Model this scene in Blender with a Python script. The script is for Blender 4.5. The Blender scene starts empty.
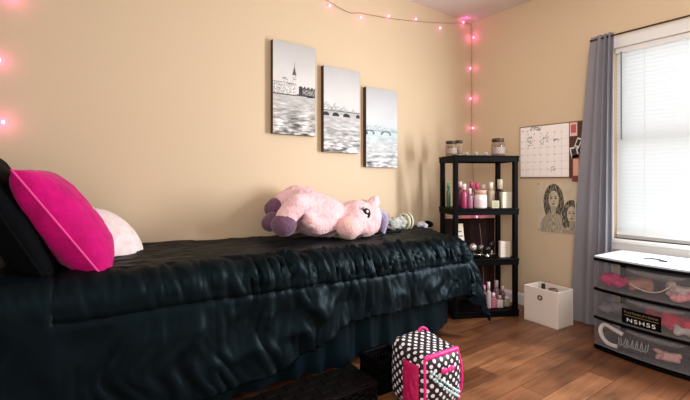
import bpy, bmesh, math, random
import numpy as np
from mathutils import Vector, Matrix, noise

random.seed(7)
S = bpy.context.scene
C = S.collection
PI = math.pi

# ------------------------------------------------------------------ camera
CAM_H = 1.01
FPX = 409.0
HOR = 180.0
FW = Vector((0.585, 0.811, 0)).normalized()
RT = Vector((FW.y, -FW.x, 0))
cam = bpy.data.cameras.new('camera')
cam.sensor_width = 36
cam.lens = FPX / 690 * 36
cam.shift_y = -(200 - HOR) / 690
cam.clip_start = 0.02
co = bpy.data.objects.new('camera', cam)
C.objects.link(co)
co.location = (0, 0, CAM_H)
co.rotation_euler = (PI / 2, 0, math.atan2(FW.y, FW.x) - PI / 2)
S.camera = co

XB, YA, ZC = 3.11, 2.345, 2.44      # right wall, left wall, ceiling

# ------------------------------------------------------------------ world and light
w = bpy.data.worlds.new('world')
S.world = w
w.use_nodes = True
bg = w.node_tree.nodes['Background']
bg.inputs[0].default_value = (1.0, 0.93, 0.86, 1)
bg.inputs[1].default_value = 0.62

def area(name, loc, target, sx, sy, power, col):
    l = bpy.data.lights.new(name, 'AREA')
    l.shape = 'RECTANGLE'
    l.size, l.size_y, l.energy, l.color = sx, sy, power, col
    o = bpy.data.objects.new(name, l)
    C.objects.link(o)
    o.location = loc
    o.rotation_euler = (Vector(target) - Vector(loc)).to_track_quat('-Z', 'Y').to_euler()
    return o
area('sky_outside_window', (3.75, 0.9, 1.3), (1.6, 0.9, 1.3), 2.4, 2.4, 15, (0.82, 0.92, 1.0))
area('window_daylight', (3.05, 0.42, 1.28), (1.5, 0.42, 1.08), 0.52, 1.15, 80, (0.92, 0.96, 1.0))

fl = area('fill_light', (-1.3, -0.9, 1.7), (3.1, 0.9, 1.1), 1.2, 1.2, 17, (1.0, 0.92, 0.86))  # unseen fill lamp added behind the camera to brighten the window wall
fl.data.spread = math.radians(95)

vs = S.view_settings
vs.view_transform = 'Standard'
vs.look = 'None'
vs.gamma = 1
vs.use_curve_mapping = False
vs.exposure = 0.35
S.cycles.use_denoising = True
S.cycles.max_bounces = 8
S.cycles.transparent_max_bounces = 16
S.cycles.sample_clamp_indirect = 4

# ------------------------------------------------------------------ pixel to point on real surfaces
def ray(px, py):
    return FW + RT * ((px - 345) / FPX) + Vector((0, 0, (HOR - py) / FPX))
CO = Vector((0, 0, CAM_H))
def planeY(px, py, y):
    r = ray(px, py); return CO + r * (y / r.y)
def planeX(px, py, x):
    r = ray(px, py); return CO + r * (x / r.x)
def planeZ(px, py, z):
    r = ray(px, py); return CO + r * ((z - CAM_H) / r.z)
def planeN(px, py, p, n):
    r = ray(px, py); return CO + r * ((Vector(p) - CO).dot(n) / r.dot(n))
def depth(p): return Vector((p[0], p[1], 0)).dot(FW)

# ------------------------------------------------------------------ materials
def srgb(r, g, b):
    f = lambda c: (c / 255 / 12.92) if c / 255 <= 0.04045 else ((c / 255 + 0.055) / 1.055) ** 2.4
    return (f(r), f(g), f(b), 1)
MATS = {}
def mat(name, col, rough=0.6, spec=0.5, metal=0.0, bump=None, var=None, alpha=None, emit=None, trans=None, sheen=0, coat=0):
    if name in MATS: return MATS[name]
    m = bpy.data.materials.new(name); m.use_nodes = True
    nt = m.node_tree; N = nt.nodes; L = nt.links
    b = N['Principled BSDF']
    b.inputs['Base Color'].default_value = col
    b.inputs['Roughness'].default_value = rough
    b.inputs['Specular IOR Level'].default_value = spec
    b.inputs['Metallic'].default_value = metal
    if sheen:
        b.inputs['Sheen Weight'].default_value = sheen
        b.inputs['Sheen Roughness'].default_value = 0.4
    if coat: b.inputs['Coat Weight'].default_value = coat
    tc = N.new('ShaderNodeTexCoord')
    if var:
        sc, amt, col2 = var
        nz = N.new('ShaderNodeTexNoise'); nz.inputs['Scale'].default_value = sc; nz.inputs['Detail'].default_value = 5
        L.new(tc.outputs['Object'], nz.inputs['Vector'])
        rp = N.new('ShaderNodeMapRange'); rp.inputs[1].default_value = 0.35; rp.inputs[2].default_value = 0.7
        rp.inputs[3].default_value = 0; rp.inputs[4].default_value = amt
        L.new(nz.outputs['Fac'], rp.inputs[0])
        mx = N.new('ShaderNodeMix'); mx.data_type = 'RGBA'
        mx.inputs[6].default_value = col; mx.inputs[7].default_value = col2
        L.new(rp.outputs[0], mx.inputs[0]); L.new(mx.outputs[2], b.inputs['Base Color'])
    if bump:
        sc, st = bump
        nb = N.new('ShaderNodeTexNoise'); nb.inputs['Scale'].default_value = sc; nb.inputs['Detail'].default_value = 4
        L.new(tc.outputs['Object'], nb.inputs['Vector'])
        bp = N.new('ShaderNodeBump'); bp.inputs['Strength'].default_value = st; bp.inputs['Distance'].default_value = 0.01
        L.new(nb.outputs['Fac'], bp.inputs['Height']); L.new(bp.outputs[0], b.inputs['Normal'])
    if emit:
        b.inputs['Emission Color'].default_value = emit[0]; b.inputs['Emission Strength'].default_value = emit[1]
    out = N['Material Output']
    if alpha is not None:
        t = N.new('ShaderNodeBsdfTransparent'); ms = N.new('ShaderNodeMixShader')
        ms.inputs[0].default_value = alpha
        L.new(t.outputs[0], ms.inputs[1]); L.new(b.outputs[0], ms.inputs[2]); L.new(ms.outputs[0], out.inputs[0])
    if trans:
        t = N.new('ShaderNodeBsdfTranslucent'); ms = N.new('ShaderNodeMixShader')
        t.inputs[0].default_value = trans[1]; ms.inputs[0].default_value = trans[0]
        L.new(b.outputs[0], ms.inputs[1]); L.new(t.outputs[0], ms.inputs[2]); L.new(ms.outputs[0], out.inputs[0])
    MATS[name] = m
    return m

def attr_mat(name, rough=0.7, spec=0.3):
    m = bpy.data.materials.new(name); m.use_nodes = True
    N = m.node_tree.nodes; b = N['Principled BSDF']
    a = N.new('ShaderNodeVertexColor'); a.layer_name = 'print'
    m.node_tree.links.new(a.outputs[0], b.inputs['Base Color'])
    b.inputs['Roughness'].default_value = rough; b.inputs['Specular IOR Level'].default_value = spec
    return m

M_wall = mat('beige_wall_paint', srgb(210, 187, 156), 0.55, 0.3, bump=(90, 0.05))
M_ceil = mat('white_ceiling_paint', srgb(222, 212, 206), 0.8, 0.2, bump=(60, 0.08))
M_white = mat('white_trim_paint', srgb(232, 230, 226), 0.4)
M_black = mat('black_plastic', srgb(7, 6, 7), 0.5, 0.06)
M_satin = mat('black_satin', srgb(4, 10, 14), 0.48, 0.12, bump=(130, 0.08))
M_satin.node_tree.nodes['Principled BSDF'].inputs['Specular Tint'].default_value = (.55, .85, 1, 1)
M_cotton = mat('black_cotton', srgb(6, 8, 10), 0.7, 0.04, bump=(160, 0.15))

# ------------------------------------------------------------------ mesh helpers
def obj(name, bm, m, parent=None, smooth=False, loc=None):
    me = bpy.data.meshes.new(name)
    if smooth:
        for f in bm.faces: f.smooth = True
    bmesh.ops.recalc_face_normals(bm, faces=bm.faces[:]) if len(bm.faces) < 60000 else None
    bm.to_mesh(me); bm.free()
    o = bpy.data.objects.new(name, me); C.objects.link(o)
    for x in (m if isinstance(m, (list, tuple)) else [m]): me.materials.append(x)
    if parent is not None: o.parent = parent
    if loc is not None: o.location = loc
    return o
def tag(o, label=None, cat=None, group=None, kind=None):
    if label: o['label'] = label
    if cat: o['category'] = cat
    if group: o['group'] = group
    if kind: o['kind'] = kind
    return o
def thing(name, label, cat, loc=(0, 0, 0), rz=0, group=None):
    o = bpy.data.objects.new(name, None); C.objects.link(o)
    o.empty_display_size = 0.05
    o.location = loc; o.rotation_euler = (0, 0, rz)
    return tag(o, label, cat, group)
def struct(name, bm, m, parent=None, smooth=False):
    o = obj(name, bm, m, parent, smooth)
    if parent is None: o['kind'] = 'structure'
    return o
def box(bm, c, s, rz=0, bev=0, mi=0, rot=None):
    r = bmesh.ops.create_cube(bm, size=1)
    vsn = r['verts']
    mm = Matrix.Translation(c) @ (rot if rot is not None else Matrix.Rotation(rz, 4, 'Z')) @ Matrix.Diagonal((s[0], s[1], s[2], 1))
    bmesh.ops.transform(bm, matrix=mm, verts=vsn)
    fs = list({f for v in vsn for f in v.link_faces})
    for f in fs: f.material_index = mi
    if bev:
        es = list({e for v in vsn for e in v.link_edges})
        bmesh.ops.bevel(bm, geom=es, offset=bev, segments=2, affect='EDGES', profile=0.5)
    return bm
def B(): return bmesh.new()
def lathe(bm, prof, n=20, c=(0, 0, 0)):
    rings = []
    c = Vector(c)
    for r, z in prof:
        if r < 1e-5: rings.append([bm.verts.new(c + Vector((0, 0, z)))])
        else: rings.append([bm.verts.new(c + Vector((r * math.cos(2 * PI * i / n), r * math.sin(2 * PI * i / n), z))) for i in range(n)])
    for a, b in zip(rings, rings[1:]):
        for i in range(n):
            j = (i + 1) % n
            if len(a) == 1 and len(b) == 1: continue
            if len(a) == 1: bm.faces.new((a[0], b[i], b[j]))
            elif len(b) == 1: bm.faces.new((a[i], b[0], a[j]))
            else: bm.faces.new((a[i], b[i], b[j], a[j]))
    return bm
def tube(bm, pts, r, n=6, closed=False):
    pts = [Vector(p) for p in pts]
    rings = []
    k = len(pts)
    up = None
    for i, p in enumerate(pts):
        t = (pts[(i + 1) % k] - pts[i - 1]) if closed else (pts[min(i + 1, k - 1)] - pts[max(i - 1, 0)])
        t = t.normalized() if t.length > 1e-9 else Vector((0, 0, 1))
        if up is None:
            up = Vector((0, 0, 1)) if abs(t.z) < 0.9 else Vector((1, 0, 0))
        a = t.cross(up); a = a.normalized() if a.length > 1e-6 else t.orthogonal().normalized()
        b = a.cross(t).normalized(); up = b
        rr = r[i] if isinstance(r, (list, tuple)) else r
        rings.append([bm.verts.new(p + a * rr * math.cos(2 * PI * q / n) + b * rr * math.sin(2 * PI * q / n)) for q in range(n)])
    seq = list(zip(rings, rings[1:])) + ([(rings[-1], rings[0])] if closed else [])
    for u, v in seq:
        for q in range(n):
            bm.faces.new((u[q], u[(q + 1) % n], v[(q + 1) % n], v[q]))
    if not closed:
        bm.faces.new(rings[0][::-1]); bm.faces.new(rings[-1])
    return bm
def ball(bm, c, r, sub=2, scale=(1, 1, 1), rot=None):
    q = bmesh.ops.create_icosphere(bm, subdivisions=sub, radius=1)
    m = Matrix.Translation(c) @ (rot if rot is not None else Matrix.Identity(4)) @ Matrix.Diagonal((r * scale[0], r * scale[1], r * scale[2], 1))
    bmesh.ops.transform(bm, matrix=m, verts=q['verts'])
    return q['verts']
def grid(bm, f, nu, nv, mi=0):
    vv = [[bm.verts.new(f(i / (nu - 1), j / (nv - 1))) for j in range(nv)] for i in range(nu)]
    for i in range(nu - 1):
        for j in range(nv - 1):
            bm.faces.new((vv[i][j], vv[i + 1][j], vv[i + 1][j + 1], vv[i][j + 1])).material_index = mi
    return vv
def fuse(name, bm, m, parent, voxel=0.01, smooth_it=6, loc=None, rough_amp=0, rough_scale=30):
    """join overlapping blobs into one continuous skin"""
    tmp = bpy.data.meshes.new('tmp'); bm.to_mesh(tmp); bm.free()
    to = bpy.data.objects.new('tmp', tmp); C.objects.link(to)
    md = to.modifiers.new('r', 'REMESH'); md.mode = 'VOXEL'; md.voxel_size = voxel
    sm = to.modifiers.new('s', 'SMOOTH'); sm.factor = 0.5; sm.iterations = smooth_it
    dg = bpy.context.evaluated_depsgraph_get()
    me = bpy.data.meshes.new_from_object(to.evaluated_get(dg))
    bpy.data.objects.remove(to); bpy.data.meshes.remove(tmp)
    me.name = name
    if rough_amp:
        for v in me.vertices:
            n = noise.noise(v.co * rough_scale) + 0.5 * noise.noise(v.co * rough_scale * 2.3)
            v.co += v.normal * n * rough_amp
    for p in me.polygons: p.use_smooth = True
    me.materials.clear(); me.materials.append(m)
    o = bpy.data.objects.new(name, me); C.objects.link(o)
    if parent is not None: o.parent = parent
    if loc is not None: o.location = loc
    return o
def text_bm(txt, size=1.0):
    cu = bpy.data.curves.new('t', 'FONT'); cu.body = txt; cu.space_character = 1.25; cu.size = size; cu.align_x = 'CENTER'; cu.align_y = 'CENTER'
    to = bpy.data.objects.new('t', cu); C.objects.link(to)
    dg = bpy.context.evaluated_depsgraph_get()
    me = bpy.data.meshes.new_from_object(to.evaluated_get(dg))
    bpy.data.objects.remove(to)
    bm = B(); bm.from_mesh(me); bpy.data.meshes.remove(me)
    return bm
def printed(name, img, fpos, m, parent):
    """a flat print: img[row from bottom][col] rgb (linear), fpos(u,v)->point"""
    h, wd = img.shape[:2]
    bm = B()
    vv = grid(bm, fpos, wd, h)
    for f in bm.faces: f.smooth = False
    me = bpy.data.meshes.new(name); bm.to_mesh(me); bm.free()
    ca = me.color_attributes.new('print', 'FLOAT_COLOR', 'POINT')
    arr = np.ones((wd, h, 4), dtype=np.float32)
    arr[:, :, :3] = np.transpose(img, (1, 0, 2))
    ca.data.foreach_set('color', arr.ravel())
    me.materials.append(m)
    o = bpy.data.objects.new(name, me); C.objects.link(o)
    if parent is not None: o.parent = parent
    return o
def lin(a):
    a = np.clip(a, 0, 255) / 255.0
    return np.where(a <= 0.04045, a / 12.92, ((a + 0.055) / 1.055) ** 2.4)

# ================================================================== SETTING
# floor: wood laminate planks parallel to the left wall
mf = bpy.data.materials.new('brown_wood_planks'); mf.use_nodes = True
N = mf.node_tree.nodes; L = mf.node_tree.links; b = N['Principled BSDF']
tc = N.new('ShaderNodeTexCoord')
br = N.new('ShaderNodeTexBrick'); br.offset = 0.37
br.inputs['Scale'].default_value = 1.0
br.inputs['Brick Width'].default_value = 1.15; br.inputs['Row Height'].default_value = 0.125
br.inputs['Mortar Size'].default_value = 0.0016; br.inputs['Bias'].default_value = -0.1
br.inputs['Color1'].default_value = srgb(112, 68, 42); br.inputs['Color2'].default_value = srgb(158, 106, 70)
br.inputs['Mortar'].default_value = srgb(48, 28, 18)
L.new(tc.outputs['Object'], br.inputs['Vector'])
mp = N.new('ShaderNodeMapping'); mp.inputs['Scale'].default_value = (2.2, 26, 1)
L.new(tc.outputs['Object'], mp.inputs[0])
nz = N.new('ShaderNodeTexNoise'); nz.inputs['Scale'].default_value = 1.6; nz.inputs['Detail'].default_value = 7; nz.inputs['Distortion'].default_value = 0.6
L.new(mp.outputs[0], nz.inputs['Vector'])
n2 = N.new('ShaderNodeTexNoise'); n2.inputs['Scale'].default_value = 5; n2.inputs['Detail'].default_value = 5
L.new(tc.outputs['Object'], n2.inputs['Vector'])
ad = N.new('ShaderNodeMath'); ad.operation = 'ADD'; L.new(nz.outputs['Fac'], ad.inputs[0]); L.new(n2.outputs['Fac'], ad.inputs[1])
mr = N.new('ShaderNodeMapRange'); mr.inputs[1].default_value = 0.7; mr.inputs[2].default_value = 1.35; mr.inputs[3].default_value = 0.45; mr.inputs[4].default_value = 1.35
L.new(ad.outputs[0], mr.inputs[0])
mx = N.new('ShaderNodeMix'); mx.data_type = 'RGBA'; mx.blend_type = 'MULTIPLY'; mx.inputs[0].default_value = 1
L.new(br.outputs['Color'], mx.inputs[6]); L.new(mr.outputs[0], mx.inputs[7]); L.new(mx.outputs[2], b.inputs['Base Color'])
rr = N.new('ShaderNodeMapRange'); rr.inputs[3].default_value = 0.28; rr.inputs[4].default_value = 0.5
L.new(n2.outputs['Fac'], rr.inputs[0]); L.new(rr.outputs[0], b.inputs['Roughness'])
bp = N.new('ShaderNodeBump'); bp.inputs['Strength'].default_value = 0.15; bp.inputs['Distance'].default_value = 0.004
L.new(ad.outputs[0], bp.inputs['Height']); L.new(bp.outputs[0], b.inputs['Normal'])

bm = B(); box(bm, (0.9, 0.55, -0.05), (4.7, 3.9, 0.1)); struct('floor', bm, mf)
bm = B(); box(bm, (0.9, 0.55, ZC + 0.05), (4.7, 3.9, 0.1)); struct('ceiling', bm, M_ceil)
bm = B(); box(bm, (0.9, YA + 0.05, ZC / 2), (4.7, 0.1, ZC)); struct('wall_left', bm, M_wall)
# window opening in the right wall
WY1 = planeX(614, 120, XB).y; WY0 = WY1 - 0.95
WZ1 = planeX(614, 49, XB).z; WZ0 = planeX(614, 238, XB).z
bm = B(); t = 0.12
box(bm, (XB + t / 2, (WY1 + YA) / 2, ZC / 2), (t, YA - WY1, ZC))
box(bm, (XB + t / 2, (WY0 - 1.4) / 2, ZC / 2), (t, WY0 + 1.4, ZC))
box(bm, (XB + t / 2, (WY0 + WY1) / 2, WZ0 / 2), (t, WY1 - WY0, WZ0))
box(bm, (XB + t / 2, (WY0 + WY1) / 2, (WZ1 + ZC) / 2), (t, WY1 - WY0, ZC - WZ1))
struct('wall_right', bm, M_wall)
def baseboard(name, p, q, inward):
    p, q, n = Vector(p), Vector(q), Vector(inward)
    bm = B(); prof = [(0, 0), (0.014, 0), (0.014, 0.07), (0.008, 0.085), (0, 0.09)]
    ra = [bm.verts.new(p + n * a + Vector((0, 0, z))) for a, z in prof]
    rb = [bm.verts.new(q + n * a + Vector((0, 0, z))) for a, z in prof]
    for i in range(5): bm.faces.new((ra[i], ra[(i + 1) % 5], rb[(i + 1) % 5], rb[i]))
    bm.faces.new(ra); bm.faces.new(rb[::-1])
    struct(name, bm, M_white)
baseboard('baseboard_left', (-1.4, YA, 0), (XB - .014, YA, 0), (0, -1, 0))
baseboard('baseboard_right', (XB, -1.3, 0), (XB, YA, 0), (-1, 0, 0))

# window: casing, sill, sashes, glass
win = bpy.data.objects.new('window_1', None); C.objects.link(win); win['kind'] = 'structure'
win.location = (XB, (WY0 + WY1) / 2, WZ0)
wy = (WY1 - WY0) / 2; wh = WZ1 - WZ0; cw = 0.075
bm = B()
box(bm, (-0.008, 0, wh + cw / 2), (0.016, 2 * wy + 2 * cw, cw), bev=.003)
for s in (-1, 1): box(bm, (-0.008, s * (wy + cw / 2), wh / 2), (0.016, cw, wh), bev=.003)
obj('casing', bm, M_white, win)
bm = B(); box(bm, (0.02, 0, -0.014), (0.11, 2 * wy + 2 * cw + .04, 0.028), bev=.006); box(bm, (-0.008, 0, -0.05), (0.016, 2 * wy + .1, 0.045), bev=.003)
obj('sill', bm, M_white, win)
for nm, z0, z1, xx in (('sash', 0, wh * .53, .07), ('sash', wh * .5, wh, .095)):
    bm = B()
    box(bm, (xx, 0, z0 + .025), (0.022, 2 * wy, .05)); box(bm, (xx, 0, z1 - .02), (0.022, 2 * wy, .04))
    for s in (-1, 1): box(bm, (xx, s * (wy - .022), (z0 + z1) / 2), (0.022, .044, z1 - z0 - .09))
    so = obj(nm, bm, M_white, win)
    bm = B(); box(bm, (xx, 0, (z0 + z1) / 2 + .005), (0.004, 2 * wy - .088, z1 - z0 - .092))
    obj('glass_pane', bm, mat('window_glass', (1, 1, 1, 1), 0.02, 0.5, alpha=0.08), so)

# blind
M_slat = mat('white_blind_slat', srgb(238, 240, 240), 0.45, 0.4, trans=(0.42, (0.86, 0.92, 0.96, 1)))
bl = thing('window_blind', 'white horizontal slat blind lowered over the bright window', 'blind', (XB + 0.022, (WY0 + WY1) / 2, WZ0))
bm = B(); box(bm, (0, 0, wh - .018), (0.036, 2 * wy - .01, 0.034), bev=.003); obj('headrail', bm, M_white, bl)
bm = B(); zb = 0.035
ns = int((wh - .05 - zb) / 0.0255)
for i in range(ns):
    z = zb + .024 + i * 0.0255
    def sl(u, v, z=z):
        a = (v - .5) * 0.034
        th = math.radians(60)
        return Vector((a * math.cos(th), (u - .5) * (2 * wy - .02), z + a * math.sin(th) + 0.0015 * (1 - (2 * v - 1) ** 2)))
    grid(bm, sl, 2, 4)
o = obj('slats', bm, M_slat, bl, smooth=True)
bm = B(); box(bm, (0, 0, zb), (0.026, 2 * wy - .02, 0.02), bev=.004); obj('bottom_rail', bm, M_white, bl)
bm = B()
for yy in (-.3, 0, .3): tube(bm, [(-.014, yy, zb), (-.014, yy, wh - .03)], .0012, 4)
obj('ladder_cord', bm, M_white, bl)
bm = B(); tube(bm, [(-.026, wy - .045, wh - .03), (-.027, wy - .046, wh - .62)], .0045, 6); obj('tilt_wand', bm, mat('grey_wand', srgb(120, 130, 140), .3), bl)

# curtain rod and curtain
XR = XB - 0.085
pr = planeX(591, 41, XR)
zr = pr.z
rod = thing('curtain_rod', 'thin dark curtain rod above the window', 'curtain rod', (XR, pr.y - .005, zr))
M_rod = mat('dark_bronze', srgb(70, 62, 66), 0.35, 0.5, metal=0.8)
bm = B(); tube(bm, [(0, 0, 0), (0, -1.35, 0)], .006, 10); obj('pole', bm, M_rod, rod)
bm = B(); ball(bm, (0, .004, 0), .009, 2); obj('finial', bm, M_rod, rod, True)
for yy in (-.06, -1.3):
    bm = B(); box(bm, (.046, yy, -.004), (.078, .012, .008)); box(bm, (.082, yy, 0), (.006, .03, .05)); obj('bracket', bm, M_rod, rod)
M_cur = mat('grey_curtain_cloth', srgb(146, 142, 147), 0.8, 0.2, bump=(200, 0.1), trans=(0.3, srgb(160, 175, 205)))
bm = B()
yt0, yt1 = planeX(590.5, 42, XR).y, planeX(613, 42, XR).y
yb0, yb1 = planeX(569, 300, XR).y, planeX(612, 300, XR).y
def cur(u, v):
    k = (1 - v)
    e = k ** 0.8
    y0 = yt0 + (yb0 - yt0) * e; y1 = yt1 + (yb1 - yt1) * e
    # broad flat outer panel and tighter folds towards the window
    uu = u ** (1.0)
    y = y0 + (y1 - y0) * uu
    amp = 0.006 + 0.022 * u + .004 * k
    x = XR + amp * math.sin(2 * PI * (3.4 * u ** 2.0 + .1 + .08 * math.sin(3 * v))) * (0.5 + u * .5) + 0.004 * math.sin(9 * v + 4 * u)
    z = 0.012 + v * (zr + .022 - 0.012)
    return Vector((x, y, z))
grid(bm, cur, 90, 60)
o = obj('curtain', bm, M_cur, None, True)
tag(o, 'long grey curtain gathered at the left of the window, reaching the floor', 'curtain')

# ================================================================== WALL ART
M_print = attr_mat('printed_canvas')
rng = np.random.default_rng(3)
def fbm(h, wd, sx, sy, seed, octs=4):
    v = np.zeros((h, wd))
    for j in range(h):
        for i in range(wd):
            v[j, i] = noise.fractal(Vector((i / wd * sx, j / h * sy, seed)), 1.0, 2.0, octs)
    return v
def scene_print(kind):
    h, wd = 160, 82
    U, V = np.meshgrid(np.linspace(0, 1, wd), np.linspace(0, 1, h))
    img = np.zeros((h, wd, 3))
    sky = 226 - 32 * np.clip((V - .6) / .4, 0, 1) ** 1.2 + 5 * fbm(h, wd, 2, 3, 1 + kind)
    tint = {0: (1, .985, .97), 1: (1, .99, .985), 2: (.985, .99, 1.0)}[kind]
    g = sky.copy()
    hz = {0: .435, 1: .445, 2: .42}[kind]
    wv = fbm(h, wd, 3.2, 26, 5 + kind, 4); wv2 = fbm(h, wd, 6, 60, 9 + kind, 3)
    near = np.clip((hz - V) / hz, 0, 1)
    water = (205 if kind < 2 else 225) - (38 if kind == 0 else 25) * near ** .8 + (70 + 90 * near) * (wv * .7 + wv2 * .5) * (0.35 + near) * (1 if kind < 2 else .75)
    g = np.where(V < hz, water, g)
    def rect(u0, u1, v0, v1, val): 
        m = (U >= u0) & (U <= u1) & (V >= v0) & (V <= v1); g[m] = val
    if kind == 0:
        n1 = fbm(h, wd, 40, 60, 2, 2)
        m = (U < .2) & (V > hz) & (V < .565); g[m] = (200 + 120 * n1)[m]
        rect(0, .2, .555, .566, 120)
        m = (U >= .2) & (U < .34) & (V > hz) & (V < .6); g[m] = (205 + 110 * n1)[m]
        rect(.22, .3, .6, .615, 110)
        m = (U >= .34) & (U < .46) & (V > hz) & (V < .565); g[m] = (210 + 100 * n1)[m]
        rect(.34, .46, .55, .565, 130)
        # clock tower with spire
        m = (abs(U - .49) < .05) & (V > hz) & (V < .655); g[m] = (215 + 90 * n1)[m]
        for vv in (.5, .545, .6): rect(.45, .53, vv, vv + .008, 140)
        rect(.44, .54, .65, .662, 130)
        m = (abs(U - .49) < .045 * (1 - (V - .66) / .1)) & (V > .66) & (V < .76); g[m] = 90
        rect(.483, .497, .74, .79, 120)
        # dark terrace
        top = .535 + .012 * np.sin(U * 70)
        m = (U > .6) & (V > hz + .012) & (V < top); g[m] = (128 + 150 * n1)[m]
        m = (U > .6) & (V > .515) & (V < top); g[m] = 80
        m = (U > .6) & (U < .68) & (V > hz) & (V < .535); g[m] = (50 + 60 * n1)[m]
        rect(0, .55, hz - .012, hz, 75); rect(.55, 1, hz - .005, hz + .012, 70)
        m = (abs(U - .87) < .07) & (V > hz - .012) & (V < hz + .01); g[m] = 25
    if kind == 1:
        n1 = fbm(h, wd, 24, 50, 4, 3)
        top = .56 - .1 * np.clip(U - .3, 0, 1) + .02 * np.sin(U * 25)
        m = (V > hz + .03) & (V < top) & (n1 > -.08); g[m] = (150 + 150 * n1)[m]
        m = (V > hz) & (V < hz + .045); g[m] = 190
        for uc, wu in ((.06, .085), (.32, .09), (.62, .1), (.95, .06)):
            m = ((U - uc) / wu) ** 2 + ((V - hz + .012) / .036) ** 2 < 1; m &= V > hz - .018; g[m] = 48
        rect(0, 1, hz + .038, hz + .046, 120)
    if kind == 2:
        n1 = fbm(h, wd, 20, 40, 6, 3)
        top = .53 - .05 * abs(U - .3)
        m = (V > hz + .03) & (V < top) & (n1 > .0); g[m] = (185 + 60 * n1)[m]
        rect(0, 1, hz + .035, hz + .05, 176)
        for uc, wu in ((.1, .16), (.62, .17)):
            e = ((U - uc) / wu) ** 2 + ((V - hz) / .045) ** 2
            m = (e < 1) & (e > .45) & (V > hz - .005); g[m] = 110
        rect(-.1, .04, hz - .012, hz + .02, 70)
    for k in range(3): img[:, :, k] = g * tint[k]
    img *= .93
    if kind == 2: img[:, :, 0] -= 14 * np.exp(-((V - .42) / .12) ** 2); 
    return lin(img)
CV = [(272.9, 39.1, 272.4, 133.0, 315.0, 134.8), (323.7, 65.2, 323.1, 151.5, 359.5, 152.8), (366.1, 86.6, 366.2, 166.7, 397.2, 166.5)]
LAB = ['canvas print of a river city with a tall spired tower, highest of the three', 'middle canvas print showing dark bridge arches over a grey river', 'palest canvas print with a faint bluish bridge, nearest the black shelf']
M_edge = mat('dark_canvas_edge', srgb(74, 50, 30), 0.7)
TH = 0.035
for i, (x0, y0, xb, yb, x1, y1) in enumerate(CV):
    a = planeY(x0, y0, YA - TH); c = planeY(xb, yb, YA - TH); e = planeY(x1, y1, YA - TH)
    wx = e.x - a.x; hh = a.z - c.z
    t = thing('canvas_print', LAB[i], 'canvas print', (a.x + wx / 2, YA - TH / 2 - .001, c.z), 0, 'three canvas prints on the wall')
    bm = B(); box(bm, (0, 0, hh / 2), (wx, TH - .001, hh)); obj('stretcher_frame', bm, M_edge, t)
    printed('printed_face', scene_print(i), lambda u, v, wx=wx, hh=hh: Vector(((u - .5) * wx, -TH / 2 - .0006, v * hh)), M_print, t)

# whiteboard calendar on the right wall
p = planeX(520.6, 127.4, XB); q = planeX(521.6, 178.3, XB); r = planeX(584, 176.8, XB)
ch = p.z - q.z; cwid = p.y - r.y
cal = thing('wall_calendar', 'white dry erase month calendar with photos pinned down its right side', 'calendar', (XB, p.y, q.z))
# local: -y is to the right
M_frame = mat('tan_cork_frame', srgb(120, 84, 66), 0.7)
bm = B(); box(bm, (-.006, -cwid / 2, ch / 2), (.012, cwid, ch), bev=.002); obj('frame', bm, M_frame, cal)
h, wd = 130, 150
U, V = np.meshgrid(np.linspace(0, 1, wd), np.linspace(0, 1, h))
img = np.full((h, wd, 3), 246.0); img[:, :, 1] -= 6; img[:, :, 2] -= 10
def scrib(u0, u1, v0, v1, col, n, sd):
    rs = np.random.default_rng(sd)
    for _ in range(n):
        a, bq = rs.uniform(u0, u1), rs.uniform(v0, v1); L_ = rs.uniform(.008, .03); an = rs.uniform(0, PI)
        for s in np.linspace(0, 1, 12):
            i = int((a + L_ * s * math.cos(an)) * wd); j = int((bq + L_ * s * math.sin(an)) * h)
            if 0 <= i < wd and 0 <= j < h: img[j, i] = col
for rw in range(6):
    for cl in range(7):
        u = .035 + cl * .137; v = .08 + rw * .14 + .065
        if rw == 5 and cl < 1: continue
        i, j = int(u * wd), int(v * h); img[j:j + 3, i:i + 2] = (90, 70, 70)
for cl in range(1, 7):
    i = int(cl * wd / 7); img[:int(.87 * h), i] = (226, 218, 212)
for rw in range(6): img[int((.02 + rw * .14) * h), :] = (226, 218, 212)
scrib(.16, .26, .62, .8, (35, 35, 40), 26, 1); scrib(.44, .6, .62, .82, (60, 55, 60), 24, 2); scrib(.7, .82, .66, .72, (45, 40, 45), 12, 3)
scrib(.62, .72, .08, .2, (60, 50, 55), 8, 4)
scrib(.24, .44, .90, .985, (20, 70, 45), 44, 5); scrib(.05, .22, .9, .93, (150, 90, 90), 8, 6)
ww = cwid * .785
printed('board_face', lin(img), lambda u, v: Vector((-.0128, -.006 - u * ww, .01 + v * (ch - .018))), M_print, cal)
M_cork = mat('brown_cork', srgb(92, 58, 46), 0.9, bump=(150, .3), var=(60, .7, srgb(60, 38, 32)))
bm = B(); box(bm, (-.0125, -(ww + .006 + cwid) / 2, ch / 2), (.002, cwid - ww - .01, ch - .012)); obj('cork_strip', bm, M_cork, cal)
for (u, v, wq, hq, an, col, c2) in ((.865, .86, .085, .11, 0, (232, 190, 180), (190, 90, 90)), (.93, .61, .055, .085, .35, (235, 230, 225), (30, 26, 26)), (.875, .45, .085, .09, -.2, (225, 220, 215), (38, 34, 34)), (.9, .18, .09, .22, 0, (120, 62, 54), (224, 170, 150))):
    ph = obj('pinned_photo', box(B(), (0, 0, 0), (.0012, wq * 0.62, hq * .9)), mat('photo_paper_%d' % col[1], srgb(*col), .4), cal, loc=(-.0148, -u * cwid, v * ch)); ph.rotation_euler = (an, 0, 0)
    pc = obj('photo_image', box(B(), (-.0008, 0, .004), (.0006, wq * .42, hq * .55)), mat('photo_ink_%d' % c2[1], srgb(*c2), .4), ph)

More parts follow.
